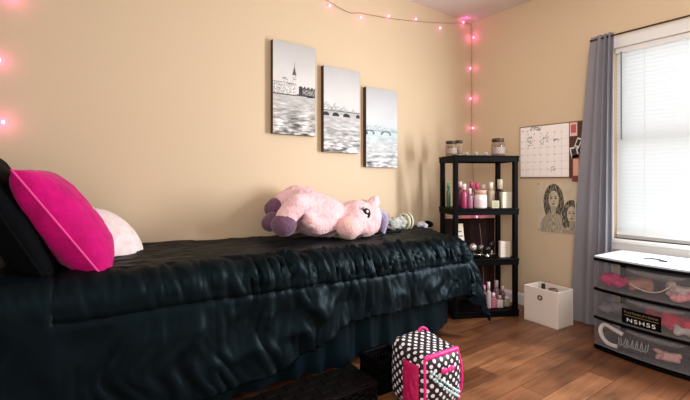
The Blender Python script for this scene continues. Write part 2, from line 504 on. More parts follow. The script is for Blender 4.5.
# pencil drawing of two women
p = planeX(537.8, 182.5, XB); q = planeX(540.2, 231, XB); r = planeX(585, 236, XB)
dh = p.z - q.z; dwid = p.y - r.y
h, wd = 170, 150
U, V = np.meshgrid(np.linspace(0, 1, wd), np.linspace(0, 1, h))
n1 = fbm(h, wd, 8, 8, 3, 4); n2_ = fbm(h, wd, 60, 14, 7, 3)
g = 206 + 10 * n1
def ell(uc, vc, a, bq): return ((U - uc) / a) ** 2 + ((V - vc) / bq) ** 2
def face(uc, vc, sc, seed):
    m = ell(uc, vc - .06 * sc, .21 * sc, .36 * sc) < 1
    m |= ell(uc, vc + .06 * sc, .17 * sc, .2 * sc) < 1
    g[m] = (92 + 130 * n2_)[m]
    m = ell(uc + .005, vc, .105 * sc, .17 * sc) < 1; g[m] = (192 + 25 * n1)[m]
    m = (abs(U - uc) < .05 * sc) & (V < vc - .12 * sc) & (V > vc - .3 * sc); g[m] = 170
    for s in (-1, 1):
        g[ell(uc + s * .045 * sc, vc + .025 * sc, .024 * sc, .013 * sc) < 1] = 60
        g[ell(uc + s * .045 * sc, vc + .06 * sc, .03 * sc, .007 * sc) < 1] = 90
    g[ell(uc + .005, vc - .035 * sc, .014 * sc, .022 * sc) < 1] = 150
    g[ell(uc, vc - .085 * sc, .04 * sc, .011 * sc) < 1] = 95
    m = (ell(uc, vc - .55 * sc, .28 * sc, .3 * sc) < 1) & (V < vc - .25 * sc); g[m] = (165 + 50 * n2_)[m]
face(.36, .66, 1.05, 1); face(.74, .38, .95, 2)
img = np.stack([g * 1.0, g * .93, g * .80], -1)
dr = thing('pencil_drawing', 'pencil drawing of two long haired women on yellowed paper', 'drawing', (XB, p.y, q.z))
printed('paper', lin(img), lambda u, v: Vector((-.003 - .004 * math.sin(u * 5) ** 2, -u * dwid, v * dh)), M_print, dr)
for (u, v) in ((.03, .97), (.03, .03), (.97, .97)):
    bm = B(); ball(bm, (-.006, -u * dwid, v * dh), .005, 1); obj('push_pin', bm, M_black, dr)

# white cord running down the wall beside the box
bm = B()
pts = [planeX(575.5, 200, XB - .006), planeX(575, 235, XB - .006), planeX(574.5, 262, XB - .006), planeX(574, 283, XB - .006), planeX(572, 296, XB - .02), planeX(571.5, 309, XB - .02)]
pts += [planeZ(572, 318.5, .005), planeZ(578, 319, .005), planeZ(584, 317, .005)]
sm = []
for i in range(len(pts) - 1):
    for k in range(6): sm.append(pts[i].lerp(pts[i + 1], k / 6))
sm.append(pts[-1])
tube(bm, sm, .0035, 6); o = obj('power_cord', bm, M_white, None, True); tag(o, 'thin white cord running down the wall behind the white storage box', 'cord')

# ================================================================== STRING LIGHTS
M_bulb = mat('pink_led', srgb(255, 150, 215), 0.3, emit=((1.0, 0.30, 0.80, 1), 4))
M_cord = mat('clear_brown_wire', srgb(150, 122, 98), 0.5)
st = thing('string_lights', 'pink fairy lights strung along the top of the wall and down the corner', 'string lights', (XB - .02, YA - .02, ZC - .02))
o0 = Vector(st.location)
YS = YA - .012
top = [planeY(px, py, YS) for px, py in ((339, 7.5), (361, 13), (388, 18), (414, 21), (440, 22.8), (468, 23.4))]
left = [Vector((-.19, YS, .95)), Vector((-.2, YS, 1.3)), Vector((-.185, YS, 1.7)), Vector((-.18, YS, 2.1)), Vector((-.1, YS, 2.4)), Vector((.35, YS, 2.36)), Vector((.85, YS, 2.42))]
down = [Vector((XB - .014, YA - .014, ZC - .05))] + [planeX(471.6, py, XB - .014) for py in (40, 70, 100, 128, 150)]
down = [Vector((XB - .014, min(v.y, YA - .014), v.z)) for v in down]
s_dir = Vector((.884, -.466, 0)).normalized(); s_dep = Vector((-s_dir.y, s_dir.x, 0)); s_p = Vector((2.395, 1.945, 0)) + s_dep * .287
down += [planeX(474, 190, XB - .014), planeX(477, 214, XB - .03), planeN(479.5, 224, s_p, s_dep), planeN(482, 250, s_p, s_dep), planeN(484, 288, s_p, s_dep)]
allp = left + top + down
cs = []
for i in range(len(allp) - 1):
    for k in range(5):
        t_ = k / 5
        q4 = [allp[max(i - 1, 0)], allp[i], allp[i + 1], allp[min(i + 2, len(allp) - 1)]]
        v = 0.5 * ((2 * q4[1]) + (q4[2] - q4[0]) * t_ + (2 * q4[0] - 5 * q4[1] + 4 * q4[2] - q4[3]) * t_ ** 2 + (3 * q4[1] - q4[0] - 3 * q4[2] + q4[3]) * t_ ** 3)
        v.y = min(v.y, YA - .005); v.x = min(v.x, XB - .005); v.z = min(v.z, ZC - .005)
        cs.append(v - o0)
cs.append(allp[-1] - o0)
bm = B(); tube(bm, cs, .0019, 5); obj('cord', bm, M_cord, st)
bulbs = [(330, 5.4, 'A', .25), (361, 17.3, 'A', .4), (388.8, 16, 'A', .25), (416, 19, 'A', .15), (440.3, 28, 'A', .3), (463.4, 22.5, 'A', .8), (473.5, 37.5, 'B', .9), (470.3, 68.4, 'A', .35), (470.5, 98.5, 'A', .5),
         (472.8, 128, 'B', .3), (477, 216.7, 'B', 1.0), (484, 288, 'B', .9), (3, 122, 'A', 1.2), (-1, 60, 'A', 1.0), (12, -4, 'A', 1.2)]
for px, py, wl, pw in bulbs:
    pp = planeY(px, py, YA - .014) if wl == 'A' else planeX(px, py, XB - .016)
    if py > 200: pp = planeX(px, py, XB - .035)
    if py > 250: pp = planeN(px, py, s_p - s_dep * .004, s_dep)
    pp.y = min(pp.y, YA - .012)
    bm = B(); ball(bm, (0, 0, 0), .0065, 2, (1, 1, 1.3)); bb = obj('bulb', bm, M_bulb, st, True, pp - o0)
    l = bpy.data.lights.new('bulb_glow', 'POINT'); l.energy = pw * .085; l.color = (1, .10, .48); l.shadow_soft_size = .008
    lo = bpy.data.objects.new('bulb_glow', l); C.objects.link(lo); lo.parent = st
    lo.location = pp - o0 + (Vector((0, -.03, 0)) if wl == 'A' else Vector((-.03, 0, 0)) if py < 250 else s_dep * -.03)

# ================================================================== BED
FY, R0 = 1.71, 0.09                       # start of the rounded front edge
FC = Vector((2.09, FY)); FE = Vector((2.39, YA)) # foot edge of the top
tdir = (FE - FC).normalized(); ne = Vector((tdir.y, -tdir.x))
def topz(x): return 0.632 + 0.042 * min(max((2.1 - x) / 2.0, 0), 1.15)
bed = thing('bed', 'narrow bed along the picture wall under a black comforter', 'bed', (0.9, 2.0, 0))
bo = Vector(bed.location)
def prism(bm, pts, z0, z1):
    lo = [bm.verts.new(Vector((p[0], p[1], z0)) - bo) for p in pts]
    hi = [bm.verts.new(Vector((p[0], p[1], z1 if not callable(z1) else z1(p[0]))) - bo) for p in pts]
    n = len(pts)
    for i in range(n): bm.faces.new((lo[i], lo[(i + 1) % n], hi[(i + 1) % n], hi[i]))
    bm.faces.new(lo[::-1]); bm.faces.new(hi)
    return bm
foot = [(-.85, 1.74), (2.02, 1.74), (2.28, YA - .03), (-.85, YA - .03)]
obj('mattress', prism(B(), foot, .34, lambda x: topz(x) - .035), M_cotton, bed)
foot2 = [(-.82, 1.76), (2.0, 1.76), (2.25, YA - .04), (-.82, YA - .04)]
obj('frame', prism(B(), foot2, .25, .34), M_black, bed)
for (x, y) in ((-.78, 1.8), (1.94, 1.8), (-.78, 2.27), (2.15, 2.27)):
    bm = B(); box(bm, Vector((x, y, .125)) - bo, (.05, .05, .25)); obj('leg', bm, M_black, bed)
def fold(a, f, s): return noise.noise(Vector((a * f, s, 0.3)))
# gathered skirt
path = [Vector((-.8, 1.715))]
path += [Vector((-.8 + i * .01, 1.715)) for i in range(1, 283)]
c0 = Vector((2.02, 1.715)); e0 = Vector((2.31, YA - .02))
path += [c0.lerp(e0, i / 60) for i in range(1, 61)]
bm = B(); rows = 22; vv = []
for i, p2 in enumerate(path):
    s = i * .01
    nrm = Vector((0, -1)) if i < 283 else Vector(((e0 - c0).normalized().y, -(e0 - c0).normalized().x))
    col = []
    for j in range(rows):
        v = j / (rows - 1)
        am = .006 + .022 * v
        wv = math.sin(s * 38 + 2.2 * fold(s, 2.5, 1) * 3) * .6 + fold(s, 16, 4 + v * .4) * .9
        hem = .075 + .02 * fold(s, 3, 8) + .03 * max(0, (s - 1.9))
        z = .36 + (hem - .36) * v
        off = .012 + am * wv + .012 * v
        pz = p2 + nrm * off
        col.append(bm.verts.new(Vector((pz.x, min(pz.y, YA - .01), z)) - bo))
    vv.append(col)
for i in range(len(vv) - 1):
    for j in range(rows - 1): bm.faces.new((vv[i][j], vv[i + 1][j], vv[i + 1][j + 1], vv[i][j + 1]))
M_skirt = mat('black_skirt_satin', srgb(7, 17, 23), 0.45, 0.15, bump=(130, .08))
M_skirt.node_tree.nodes['Principled BSDF'].inputs['Specular Tint'].default_value = (.5, .85, 1, 1)
obj('bed_skirt', bm, M_skirt, bed, True)

# comforter
def ridge(v): return 1 - abs(v) * 2
def drape(X, Y):
    df = FY - Y
    P = Vector((X, Y))
    de = (P - FC).dot(ne)
    q = P; n = None; d = 0
    if df > 0 and de > 0:
        rel = P - FC
        along = rel.dot(tdir)
        ax = rel.x
        if ax < 0: q = Vector((X, FY)); n = Vector((0, -1)); d = df
        elif along > 0: q = FC + tdir * along; n = ne.copy(); d = de
        else: q = FC.copy(); d = rel.length; n = rel.normalized()
    elif df > 0: q = Vector((X, FY)); n = Vector((0, -1)); d = df
    elif de > 0: 
        rel = P - FC; along = rel.dot(tdir)
        q = FC + tdir * along; n = ne.copy(); d = de
    return q, n, d
def comf(X, Y):
    q, n, d = drape(X, Y)
    tz = topz(q.x)
    base = 0.0
    seamD = .185
    # creases on the top
    nv = Vector((X, Y, 0))
    big = noise.noise(Vector((X * 1.6, Y * 2.5, 1.7)))
    # puckers that run over the front edge
    w1 = noise.noise(Vector((X * 17 + 1.6 * noise.noise(Vector((X * 5, Y * 4, 2))) + Y * 4, Y * 1.8 + X * 1.5, 5)))
    w2 = noise.noise(Vector((X * 32 + 2.0 * noise.noise(Vector((X * 9, Y * 5, 3))) - Y * 5, Y * 3, 9)))
    w3 = noise.noise(Vector((X * 24 + 1.2 * noise.noise(Vector((X * 7, Y * 6, 8))), Y * 2.2 - X * 2, 19)))
    puck = max(ridge(w1), 0) ** 3 * .8 + max(ridge(w2), 0) ** 2 * .35 + max(ridge(w3), 0) ** 4 * .8 - .75
    act = 0.25 + 0.75 * min(max((X - .25) / .5, 0), 1)
    if n is None:
        dist = min(FY - Y, (Vector((X, Y)) - FC).dot(ne))      # negative inside
        k = math.exp(dist / .16)
        top_c = ridge(noise.noise(Vector((X * 5 + Y * 3, Y * 20 - X * 2, 4)))) ** 3
        z = tz + .012 * big + .016 * puck * k * act + .007 * top_c * (1 - .6 * k)
        # seam that crosses the top near the pillows
        z -= .010 * math.exp(-((X - .01) / .012) ** 2)
        return Vector((X, Y, z))
    ang = min(d / R0, PI / 2)
    hang = max(0, d - R0 * PI / 2)
    # lower panel: broad folds
    s = X + (Y if n is not None and n.x > .3 else 0) * 1.3
    th = math.atan2(n.y, n.x)
    f1 = noise.noise(Vector((s * 5.5, hang * 1.6, 11))); f2 = noise.noise(Vector((s * 13 + 1.2 * noise.noise(Vector((s * 6, hang * 6, 1))), hang * 3.5, 14)))
    lower = min(max((d - seamD) / .10, 0), 1)
    upper = 1 - min(max((d - seamD + .05) / .08, 0), 1)
    off = .027 * puck * act * (0.2 + .8 * upper) + (.034 * f1 + .024 * (ridge(f2) ** 2 - .4)) * lower * (.35 + .65 * act)
    al0 = (Vector((X, Y)) - FC).dot(tdir)
    if n.x > .3 and al0 > .05: off *= 1 - min((al0 - .05) / .15, 1) * .75
    corner = 0
    if abs(n.y) < .985 and n.x < ne.x - .02:
        fan = math.sin((th + PI / 2) * 2 * PI / 1.2 * 2.0)
        corner = fan * .035 * min(hang / .25, 1)
    g = math.exp(-((d - seamD) / .009) ** 2)
    if X > 0.0: off += -.009 * g
    off -= .009 * math.exp(-((X - .01 - .0) / .010) ** 2) * (1 if d < seamD else 0)
    al = (Vector((X, Y)) - FC).dot(tdir)
    flare = .05 + .30 * max(0, n.x) ** 2 * min(max(1 - al / .22, 0), 1) - .05 * min(max(al / .2, 0), 1)
    nn = Vector((n.x, n.y, 0))
    pos = Vector((q.x, q.y, tz)) + nn * (R0 * math.sin(ang) + flare * hang + corner) + Vector((0, 0, -R0 * (1 - math.cos(ang)) - hang * .985))
    nrm = nn * math.sin(ang) + Vector((0, 0, math.cos(ang)))
    pos += nrm * off + nrm * .012 * big * (1 - lower)
    pos.y = min(pos.y, YA - .022)
    return pos
NX, NY = 330, 118
bm = B(); vv = []
for i in range(NX):
    col = []
    u = i / (NX - 1)
    for j in range(NY):
        v = j / (NY - 1)
        drop = .385 + .16 * min(max((.60 - u) / .12, 0), 1) + .018 * noise.noise(Vector((u * 9, 0, 3))) 
        Y = (YA - .025) + v * (FY - drop - (YA - .025))
        xe = FC.x + (Y - FC.y) * (tdir.x / tdir.y)
        if Y < FY: xe = FC.x + (Y - FY) * (-.05)
        xend = xe + .40 + .02 * noise.noise(Vector((v * 5, 1, 7)))
        X = -.8 + u * (xend + .8)
        col.append(bm.verts.new(comf(X, Y)))
    vv.append(col)
for i in range(NX - 1):
    for j in range(NY - 1): bm.faces.new((vv[i][j], vv[i][j + 1], vv[i + 1][j + 1], vv[i + 1][j]))
cf = obj('comforter', bm, M_satin, None, True)
md = cf.modifiers.new('thick', 'SOLIDIFY'); md.thickness = .014; md.offset = -1
tag(cf, 'black satin comforter draped over the bed and hanging down its side', 'comforter')

# pillows
def pillow_bm(sx, sy, th, pinch=.06, n=30, wob=.012, seed=0):
    bm = B()
    def pt(u, v, s):
        a, b_ = u * 2 - 1, v * 2 - 1
        e = (1 - abs(a) ** 2.6) * (1 - abs(b_) ** 2.6)
        hgt = th / 2 * max(e, 0) ** .5
        k = 1 - pinch * (abs(a) ** 2 * (1 - abs(b_) ** 2 * 0) * 0 + (1 - abs(a)) * 0)
        ax = a * (1 - pinch * (1 - b_ * b_) * abs(a)); bx = b_ * (1 - pinch * (1 - a * a) * abs(b_))
        nz_ = noise.noise(Vector((a * 2.3 + seed, b_ * 2.3, s * 2))) * wob + noise.noise(Vector((a * 6 + seed, b_ * 6, s * 3))) * wob * .5
        return Vector((ax * sx / 2, bx * sy / 2, s * (hgt + nz_ * max(e, 0) ** .3)))
    grid(bm, lambda u, v: pt(u, v, 1), n, n); grid(bm, lambda u, v: pt(u, v, -1), n, n)
    bmesh.ops.remove_doubles(bm, verts=bm.verts[:], dist=.0006)
    return bm
def piping(sx, sy, pinch, r):
    pts = []
    n = 26
    for e in range(4):
        for k in range(n):
            t_ = k / n * 2 - 1
            a, b_ = [(t_, -1), (1, t_), (-t_, 1), (-1, -t_)][e]
            pts.append((a * (1 - pinch * (1 - b_ * b_) * abs(a)) * sx / 2, b_ * (1 - pinch * (1 - a * a) * abs(b_)) * sy / 2, 0))
    return tube(B(), pts, r, 6, True)
def lean(o, ang, yaw=0):
    # local x -> down the slope, local y -> world y, local z -> face normal
    o.rotation_euler = (Matrix.Rotation(yaw, 3, 'Z') @ Matrix.Rotation(ang, 3, 'Y')).to_euler()
M_pink = mat('hot_pink_plush', srgb(204, 4, 116), 0.8, 0.15, bump=(45, .6), var=(14, .7, srgb(164, 2, 88)), sheen=.12)
ps = thing('throw_pillow', 'hot pink plush square pillow leaning at the head of the bed', 'pillow')
obj('cushion', pillow_bm(.48, .40, .20, .04, 34, .009, 3), M_pink, ps, True)
obj('piping', piping(.48, .40, .04, .004), mat('pink_piping', srgb(232, 60, 150), .6), ps, True)
ps.location = (.052, 1.90, .845); lean(ps, math.radians(56), math.radians(-6))
sh = thing('pillow_sham', 'large black pillow standing at the far left end of the bed', 'pillow')
obj('cushion', pillow_bm(.56, .60, .18, .05, 30, .014, 8), M_cotton, sh, True)
obj('flange', piping(.56, .60, .05, .007), M_cotton, sh, True)
sh.location = (-.125, 1.99, .885); lean(sh, math.radians(62))

# round white pillow with flowers and lace edge
rp = thing('round_pillow', 'small round white pillow with pink flowers behind the hot pink pillow', 'pillow')
M_wh = mat('white_floral_cotton', srgb(232, 226, 226), 0.8, 0.2, bump=(70, .25), var=(26, .55, srgb(226, 176, 178)))
bm = B(); RR = .165
prof = [(RR * math.sin(a), .065 * math.cos(a)) for a in np.linspace(0, PI, 17)]
prof[0] = (0, .065); prof[-1] = (0, -.065)
lathe(bm, prof, 40)
obj('cushion', bm, M_wh, rp, True)
bm = B()
def ruf(u, v):
    a = u * 2 * PI; r_ = RR * .96 + v * .022
    return Vector((r_ * math.cos(a), r_ * math.sin(a), .005 * v * math.sin(a * 44)))
grid(bm, ruf, 240, 4); bmesh.ops.remove_doubles(bm, verts=bm.verts[:], dist=.0004)
obj('lace_ruffle', bm, mat('white_lace', srgb(240, 236, 236), .8), rp, True)
rp.location = (.232, 2.12, .748); lean(rp, math.radians(50), math.radians(-32))

# ================================================================== PLUSH PONY
M_plush = mat('pale_pink_plush', srgb(236, 196, 200), 0.9, 0.1, bump=(70, .9), var=(9, .6, srgb(228, 176, 176)), sheen=.3)
M_hoof = mat('mauve_plush', srgb(108, 78, 98), 0.9, 0.1, bump=(90, .6), sheen=.3)
M_mane = mat('lavender_plush', srgb(168, 160, 194), 0.9, 0.1, bump=(60, .8))
M_muz = mat('peach_plush', srgb(232, 186, 182), 0.9, 0.1, bump=(70, .8), sheen=.3)
pony = thing('plush_pony', 'big pale pink plush pony lying on its side on the bed', 'stuffed animal', (1.4, 2.05, .66))
po = Vector(pony.location)
def pb(px, py, y): return planeY(px, py, y) - po
def pr_(rpx, px, y): return rpx * depth(planeY(px, 200, y)) / FPX
def chain(bm, pts, steps=6):
    for (a, b_) in zip(pts, pts[1:]):
        for k in range(steps + 1):
            t_ = k / steps
            px, py, y, r = [a[i] + (b_[i] - a[i]) * t_ for i in range(4)]
            ball(bm, pb(px, py, y), pr_(r, px, y), 2)
bm = B()
chain(bm, [(304, 211, 2.13, 23), (318, 215, 2.11, 23), (330, 218, 2.09, 20), (340, 218, 2.06, 12)])
chain(bm, [(306, 203, 2.0, 11), (296, 205, 1.95, 11.5), (286, 218, 1.95, 11)])            # near hind leg
chain(bm, [(307, 198, 2.18, 12), (295, 194, 2.2, 9.5), (281, 202, 2.21, 9)])       # far hind leg
chain(bm, [(330, 222, 2.0, 11), (318, 227, 1.98, 9), (309, 220, 1.97, 8)])         # folded front leg
chain(bm, [(341, 218, 2.05, 12), (356, 216, 2.02, 17), (367, 217, 2.0, 15.5)])     # neck, head
chain(bm, [(358, 220, 1.98, 14), (350, 227, 1.95, 12)])
chain(bm, [(364, 225, 1.98, 13), (370, 224, 1.99, 11)])
body = fuse('body', bm, M_plush, pony, .011, 8, rough_amp=.005, rough_scale=40)
def hoof(px, py, y, r, sc=(1, 1, 1)):
    bm = B(); ball(bm, pb(px, py, y), pr_(r, px, y), 3, sc); chain(bm, [(px, py, y, r * .9), (px + 2, py - 4, y, r * .85)], 2)
    return fuse('hoof', bm, M_hoof, pony, .009, 4, rough_amp=.002)
hoof(284, 225, 1.945, 12.5, (1.05, 1, .95)); hoof(273, 209, 2.2, 9); hoof(270, 223, 2.12, 9)
bm = B(); chain(bm, [(349, 228, 1.935, 12.4), (345, 227, 1.94, 10.5)], 3); fuse('muzzle', bm, M_muz, pony, .009, 5, rough_amp=.002)
bm = B(); chain(bm, [(370, 208, 1.98, 7), (374, 202, 1.98, 6), (376, 198, 1.98, 3)], 4); ea = fuse('ear', bm, M_plush, pony, .006, 3, rough_amp=.002)
bm = B(); chain(bm, [(366, 205, 2.05, 5), (363, 202, 2.05, 3)], 4); fuse('ear', bm, M_plush, pony, .006, 3)
# eye, set on the side of the head facing the room
eb = planeY(366.5, 213, 2.0)
vd = (CO - eb).normalized()
def disc(bm, c, n, rx, ry, th=.003, seg=24, up=Vector((0, 0, 1))):
    n = n.normalized(); a = up.cross(n).normalized(); b_ = n.cross(a)
    fr = [bm.verts.new(c + a * rx * math.cos(2 * PI * k / seg) + b_ * ry * math.sin(2 * PI * k / seg) + n * th) for k in range(seg)]
    bk = [bm.verts.new(c + a * rx * math.cos(2 * PI * k / seg) + b_ * ry * math.sin(2 * PI * k / seg)) for k in range(seg)]
    bm.faces.new(fr)
    for k in range(seg): bm.faces.new((bk[k], bk[(k + 1) % seg], fr[(k + 1) % seg], fr[k]))
    return a, b_
en = Vector((vd.x * .9, vd.y, .25)).normalized()
from mathutils.bvhtree import BVHTree
bv = BVHTree.FromPolygons([v.co.copy() for v in body.data.vertices], [tuple(p.vertices) for p in body.data.polygons])
hitp, hitn, _, _ = bv.ray_cast(CO - po, ray(366.5, 213.5).normalized())
ec = hitp if hitp is not None else eb - po
en = (hitn.normalized() + vd).normalized() if hitp is not None else en
ey = disc_bm = B(); a_, b__ = disc(ey, ec - en * .012, en, .024, .032, .017)
eye = obj('eye', ey, mat('black_eye', srgb(14, 10, 16), .2), pony)
bm = B(); disc(bm, ec + a_ * .006 + b__ * .012 + en * .0045, en, .007, .009, .002); disc(bm, ec - a_ * .004 - b__ * .013 + en * .0045, en, .009, .007, .002)
obj('eye_highlight', bm, M_white, eye)
bm = B()
for k in range(3): tube(bm, [ec + b__ * (.026 - k * .006) - a_ * (.012 + k * .005) + en * .003, ec + b__ * (.042 - k * .006) - a_ * (.022 + k * .005) + en * .003], .0022, 5)
obj('eyelash', bm, M_black, eye)
bm = B()
for k in range(5):
    chain(bm, [(377, 212 + 3 * k, 2.02 + .01 * k, 3.5), (383, 213 + 4 * k, 2.01, 3), (388 - k, 220 + 3.2 * k, 1.98, 1.6)], 7)
fuse('mane', bm, M_mane, pony, .006, 2)

# things on the bed by the pony
def bz(px, py, z=None):
    p = planeZ(px, py, .62)
    return p
hat = thing('knit_hat', 'grey fluffy knit hat with cream and dark striped band near the bed foot', 'hat')
hp = planeY(399, 222, 2.2); hat.location = (hp.x, hp.y, topz(hp.x) + .012)
bm = B()
for k in range(7):
    a = k * .9; ball(bm, (-.05 + .035 * math.cos(a) - .012 * k * .5, .03 * math.sin(a), .05), .046, 2, (1.2, 1, .95))
ball(bm, (.0, 0, .055), .058, 2, (1, 1, .95))
fuse('crown', bm, mat('grey_knit', srgb(150, 150, 146), .95, .1, bump=(60, 1.0), var=(40, 1, srgb(214, 212, 200))), hat, .009, 2, rough_amp=.008, rough_scale=60)
for k, (m_, r_) in enumerate((('cream_knit', (222, 218, 190)), ('dark_green_knit', (38, 52, 46)), ('cream_knit', (222, 218, 190)))):
    bm = B(); pts = [(.055 + k * .014, .056 * math.cos(a), .058 + .056 * math.sin(a)) for a in np.linspace(0, 2 * PI, 28)[:-1]]
    tube(bm, pts, .0095, 8, True); obj('band_stripe', bm, mat(m_, srgb(*r_), .95, bump=(120, .8)), hat, True)
sk = thing('sock', 'small black and white balled sock on the bed foot corner', 'sock')
sp = planeY(424, 228, 2.2); sk.location = (sp.x, sp.y, topz(sp.x) + .006)
bm = B(); ball(bm, (-.03, 0, .03), .032, 2, (1.2, 1, .8)); ball(bm, (.0, -.01, .02), .025, 2); fuse('cuff', bm, mat('white_sock', srgb(214, 218, 226), .9), sk, .006, 3, rough_amp=.004, rough_scale=50)
bm = B(); ball(bm, (.04, 0, .03), .034, 2, (1.3, 1, .75)); ball(bm, (.075, .01, .024), .028, 2, (1.2, 1, .8)); fuse('foot', bm, M_cotton, sk, .006, 3, rough_amp=.004, rough_scale=50)
br_ = thing('hair_brush', 'slim black hair brush lying before the pony head', 'brush')
b1 = planeZ(372, 236.5, .645); b2 = planeZ(400, 233, .645); mid = (b1 + b2) / 2
br_.location = (mid.x, mid.y, topz(mid.x) + .022); 
dv = (b2 - b1); Lh = dv.length; br_.rotation_euler = (0, 0, math.atan2(dv.y, dv.x))
bm = B(); tube(bm, [(-Lh / 2, 0, 0), (-Lh * .2, 0, .002), (0, 0, 0)], [.006, .008, .005], 8); obj('handle', bm, M_black, br_, True)
bm = B(); box(bm, (Lh / 4, 0, 0), (Lh / 2, .03, .012), bev=.004); obj('head', bm, M_black, br_)

# ================================================================== BLACK SHELF UNIT
sdir = Vector((.884, -.466, 0)).normalized(); sdep = Vector((-sdir.y, sdir.x, 0))
SO = Vector((2.395, 1.945, 0)); SW, SD = .465, .25
pw_ = .034
sc_ = SO + sdir * (SW / 2) + sdep * (SD / 2)
shf = thing('shelf_unit', 'black four tier plastic shelf unit standing in the room corner', 'shelf unit', sc_, math.atan2(sdir.y, sdir.x))
TZ = [.05, .43, .80, 1.19]
for (a, b_) in ((-1, -1), (1, -1), (-1, 1), (1, 1)):
    bm = B()
    box(bm, (a * SW / 2, b_ * SD / 2, TZ[3] / 2 - .01), (pw_, pw_, TZ[3] - .02), bev=.006)
    obj('post', bm, M_black, shf)
for z in TZ:
    bm = B(); box(bm, (0, 0, z - .006), (SW + pw_ + .012, SD + pw_ + .012, .012), bev=.003)
    for s in (-1, 1):
        box(bm, (0, s * (SD / 2 + .012), z - .024), (SW + pw_ + .01, .012, .046), bev=.003)
        box(bm, (s * (SW / 2 + .012), 0, z - .024), (.012, SD + pw_ + .01, .046), bev=.003)
    obj('shelf_board', bm, M_black, shf)

def on_shelf(px, tier, b_):
    p = planeN(px, 180, SO + sdep * b_, sdep)
    return Vector((p.x, p.y, TZ[tier])), depth(p) / FPX
SROT = math.atan2(sdir.y, sdir.x)
def bottle(px, tier, b_, wpx, hpx, body, cap, label, group, neck=.45, capf=.22, name='bottle', cat='bottle', rough=.25, alpha=None, capr=.6, sq=False):
    p, k = on_shelf(px, tier, b_)
    r, h = wpx * k / 2, hpx * k
    t = thing(name, label, cat, p, SROT, group)
    hb = h * (1 - capf)
    m_ = mat('plastic_%d_%d_%d%s' % (*body, 'a' if alpha else ''), srgb(*body), rough, alpha=alpha)
    if sq:
        bm = B(); box(bm, (0, 0, hb * .46), (2 * r, 1.3 * r, hb * .92), bev=r * .25); lathe(bm, [(0, hb * .9), (r * neck, hb * .9), (r * neck, hb), (0, hb)], 14)
    else:
        bm = lathe(B(), [(0, 0), (r * .93, 0), (r, h * .03), (r, hb * .80), (r * .92, hb * .88), (r * neck, hb * .95), (r * neck, hb), (0, hb)], 18)
    obj('body', bm, m_, t, True)
    rc = r * capr
    bm = lathe(B(), [(0, hb), (rc, hb), (rc, h * .985), (rc * .85, h), (0, h)], 16)
    obj('cap', bm, mat('cap_%d_%d_%d' % cap, srgb(*cap), .3), t, True)
    return t, r, hb
def jar(px, tier, b_, wpx, hpx, body, lid, label, group, alpha=.35, fill=None, lidf=.18, name='jar', band=None):
    p, k = on_shelf(px, tier, b_)
    r, h = wpx * k / 2, hpx * k
    t = thing(name, label, 'jar', p, SROT, group)
    hb = h * (1 - lidf)
    bm = lathe(B(), [(0, 0), (r * .9, 0), (r, h * .06), (r, hb * .85), (r * .86, hb), (0, hb)], 22)
    obj('body', bm, mat('jar_%d_%d_%d' % body, srgb(*body), .12, alpha=alpha), t, True)
    bm = lathe(B(), [(0, hb), (r * .92, hb), (r * .92, h * .98), (r * .85, h), (0, h)], 22)
    obj('lid', bm, mat('lid_%d_%d_%d' % lid, srgb(*lid), .35, metal=.0), t, True)
    if fill:
        bm = B()
        rs = random.Random(int(px))
        for k_ in range(26):
            a = rs.uniform(0, 6.28); q = r * .68 * math.sqrt(rs.random()); ball(bm, (q * math.cos(a), q * math.sin(a), rs.uniform(.12, .8) * hb), r * .2, 1)
        o = obj('contents', bm, mat('fill_%d_%d_%d' % fill, srgb(*fill), .5), t, True); o['kind'] = 'stuff'
    if band:
        bm = lathe(B(), [(r * 1.01, hb * .18), (r * 1.01, hb * .62)], 22); obj('paper_label', bm, mat('band_%d_%d_%d' % band, srgb(*band), .6), t, True)
    return t
G1 = 'jars on top of the shelf unit'
jar(451, 3, .10, 11, 15, (150, 120, 100), (40, 30, 26), 'dark filled glass jar with black lid at left on top of the shelf unit', G1, .5, (60, 36, 28), band=(150, 132, 122))
jar(459, 3, .19, 8, 16.5, (190, 160, 140), (60, 46, 38), 'slim glass jar standing behind the left dark jar on the shelf top', G1, .4, (110, 76, 56))
jar(498, 3, .12, 13, 18, (160, 130, 112), (64, 48, 38), 'largest glass jar with dark lid at right on top of the shelf unit', G1, .5, (48, 30, 24), band=(168, 152, 142))
for px, lb in ((466.5, 'left'), (476, 'middle'), (485.5, 'right')):
    p, k = on_shelf(px, 3, .1)
    t = thing('candle_holder', 'tiny glass candle holder on the shelf top, %s of three' % lb if lb != 'middle' else 'tiny glass candle holder on the shelf top, between two others', 'candle holder', p, 0, 'tiny candle holders on the shelf top')
    r = .017
    obj('glass_cup', lathe(B(), [(0, 0), (r * .7, 0), (r * .8, .004), (r, .034), (r * .9, .034), (r * .7, .008), (0, .008)], 16), mat('clear_glass', srgb(220, 210, 200), .08, alpha=.35), t, True)
    obj('candle', lathe(B(), [(0, .009), (r * .68, .009), (r * .72, .018), (0, .018)], 14), mat('brown_wax', srgb(70, 50, 40), .5), t, True)

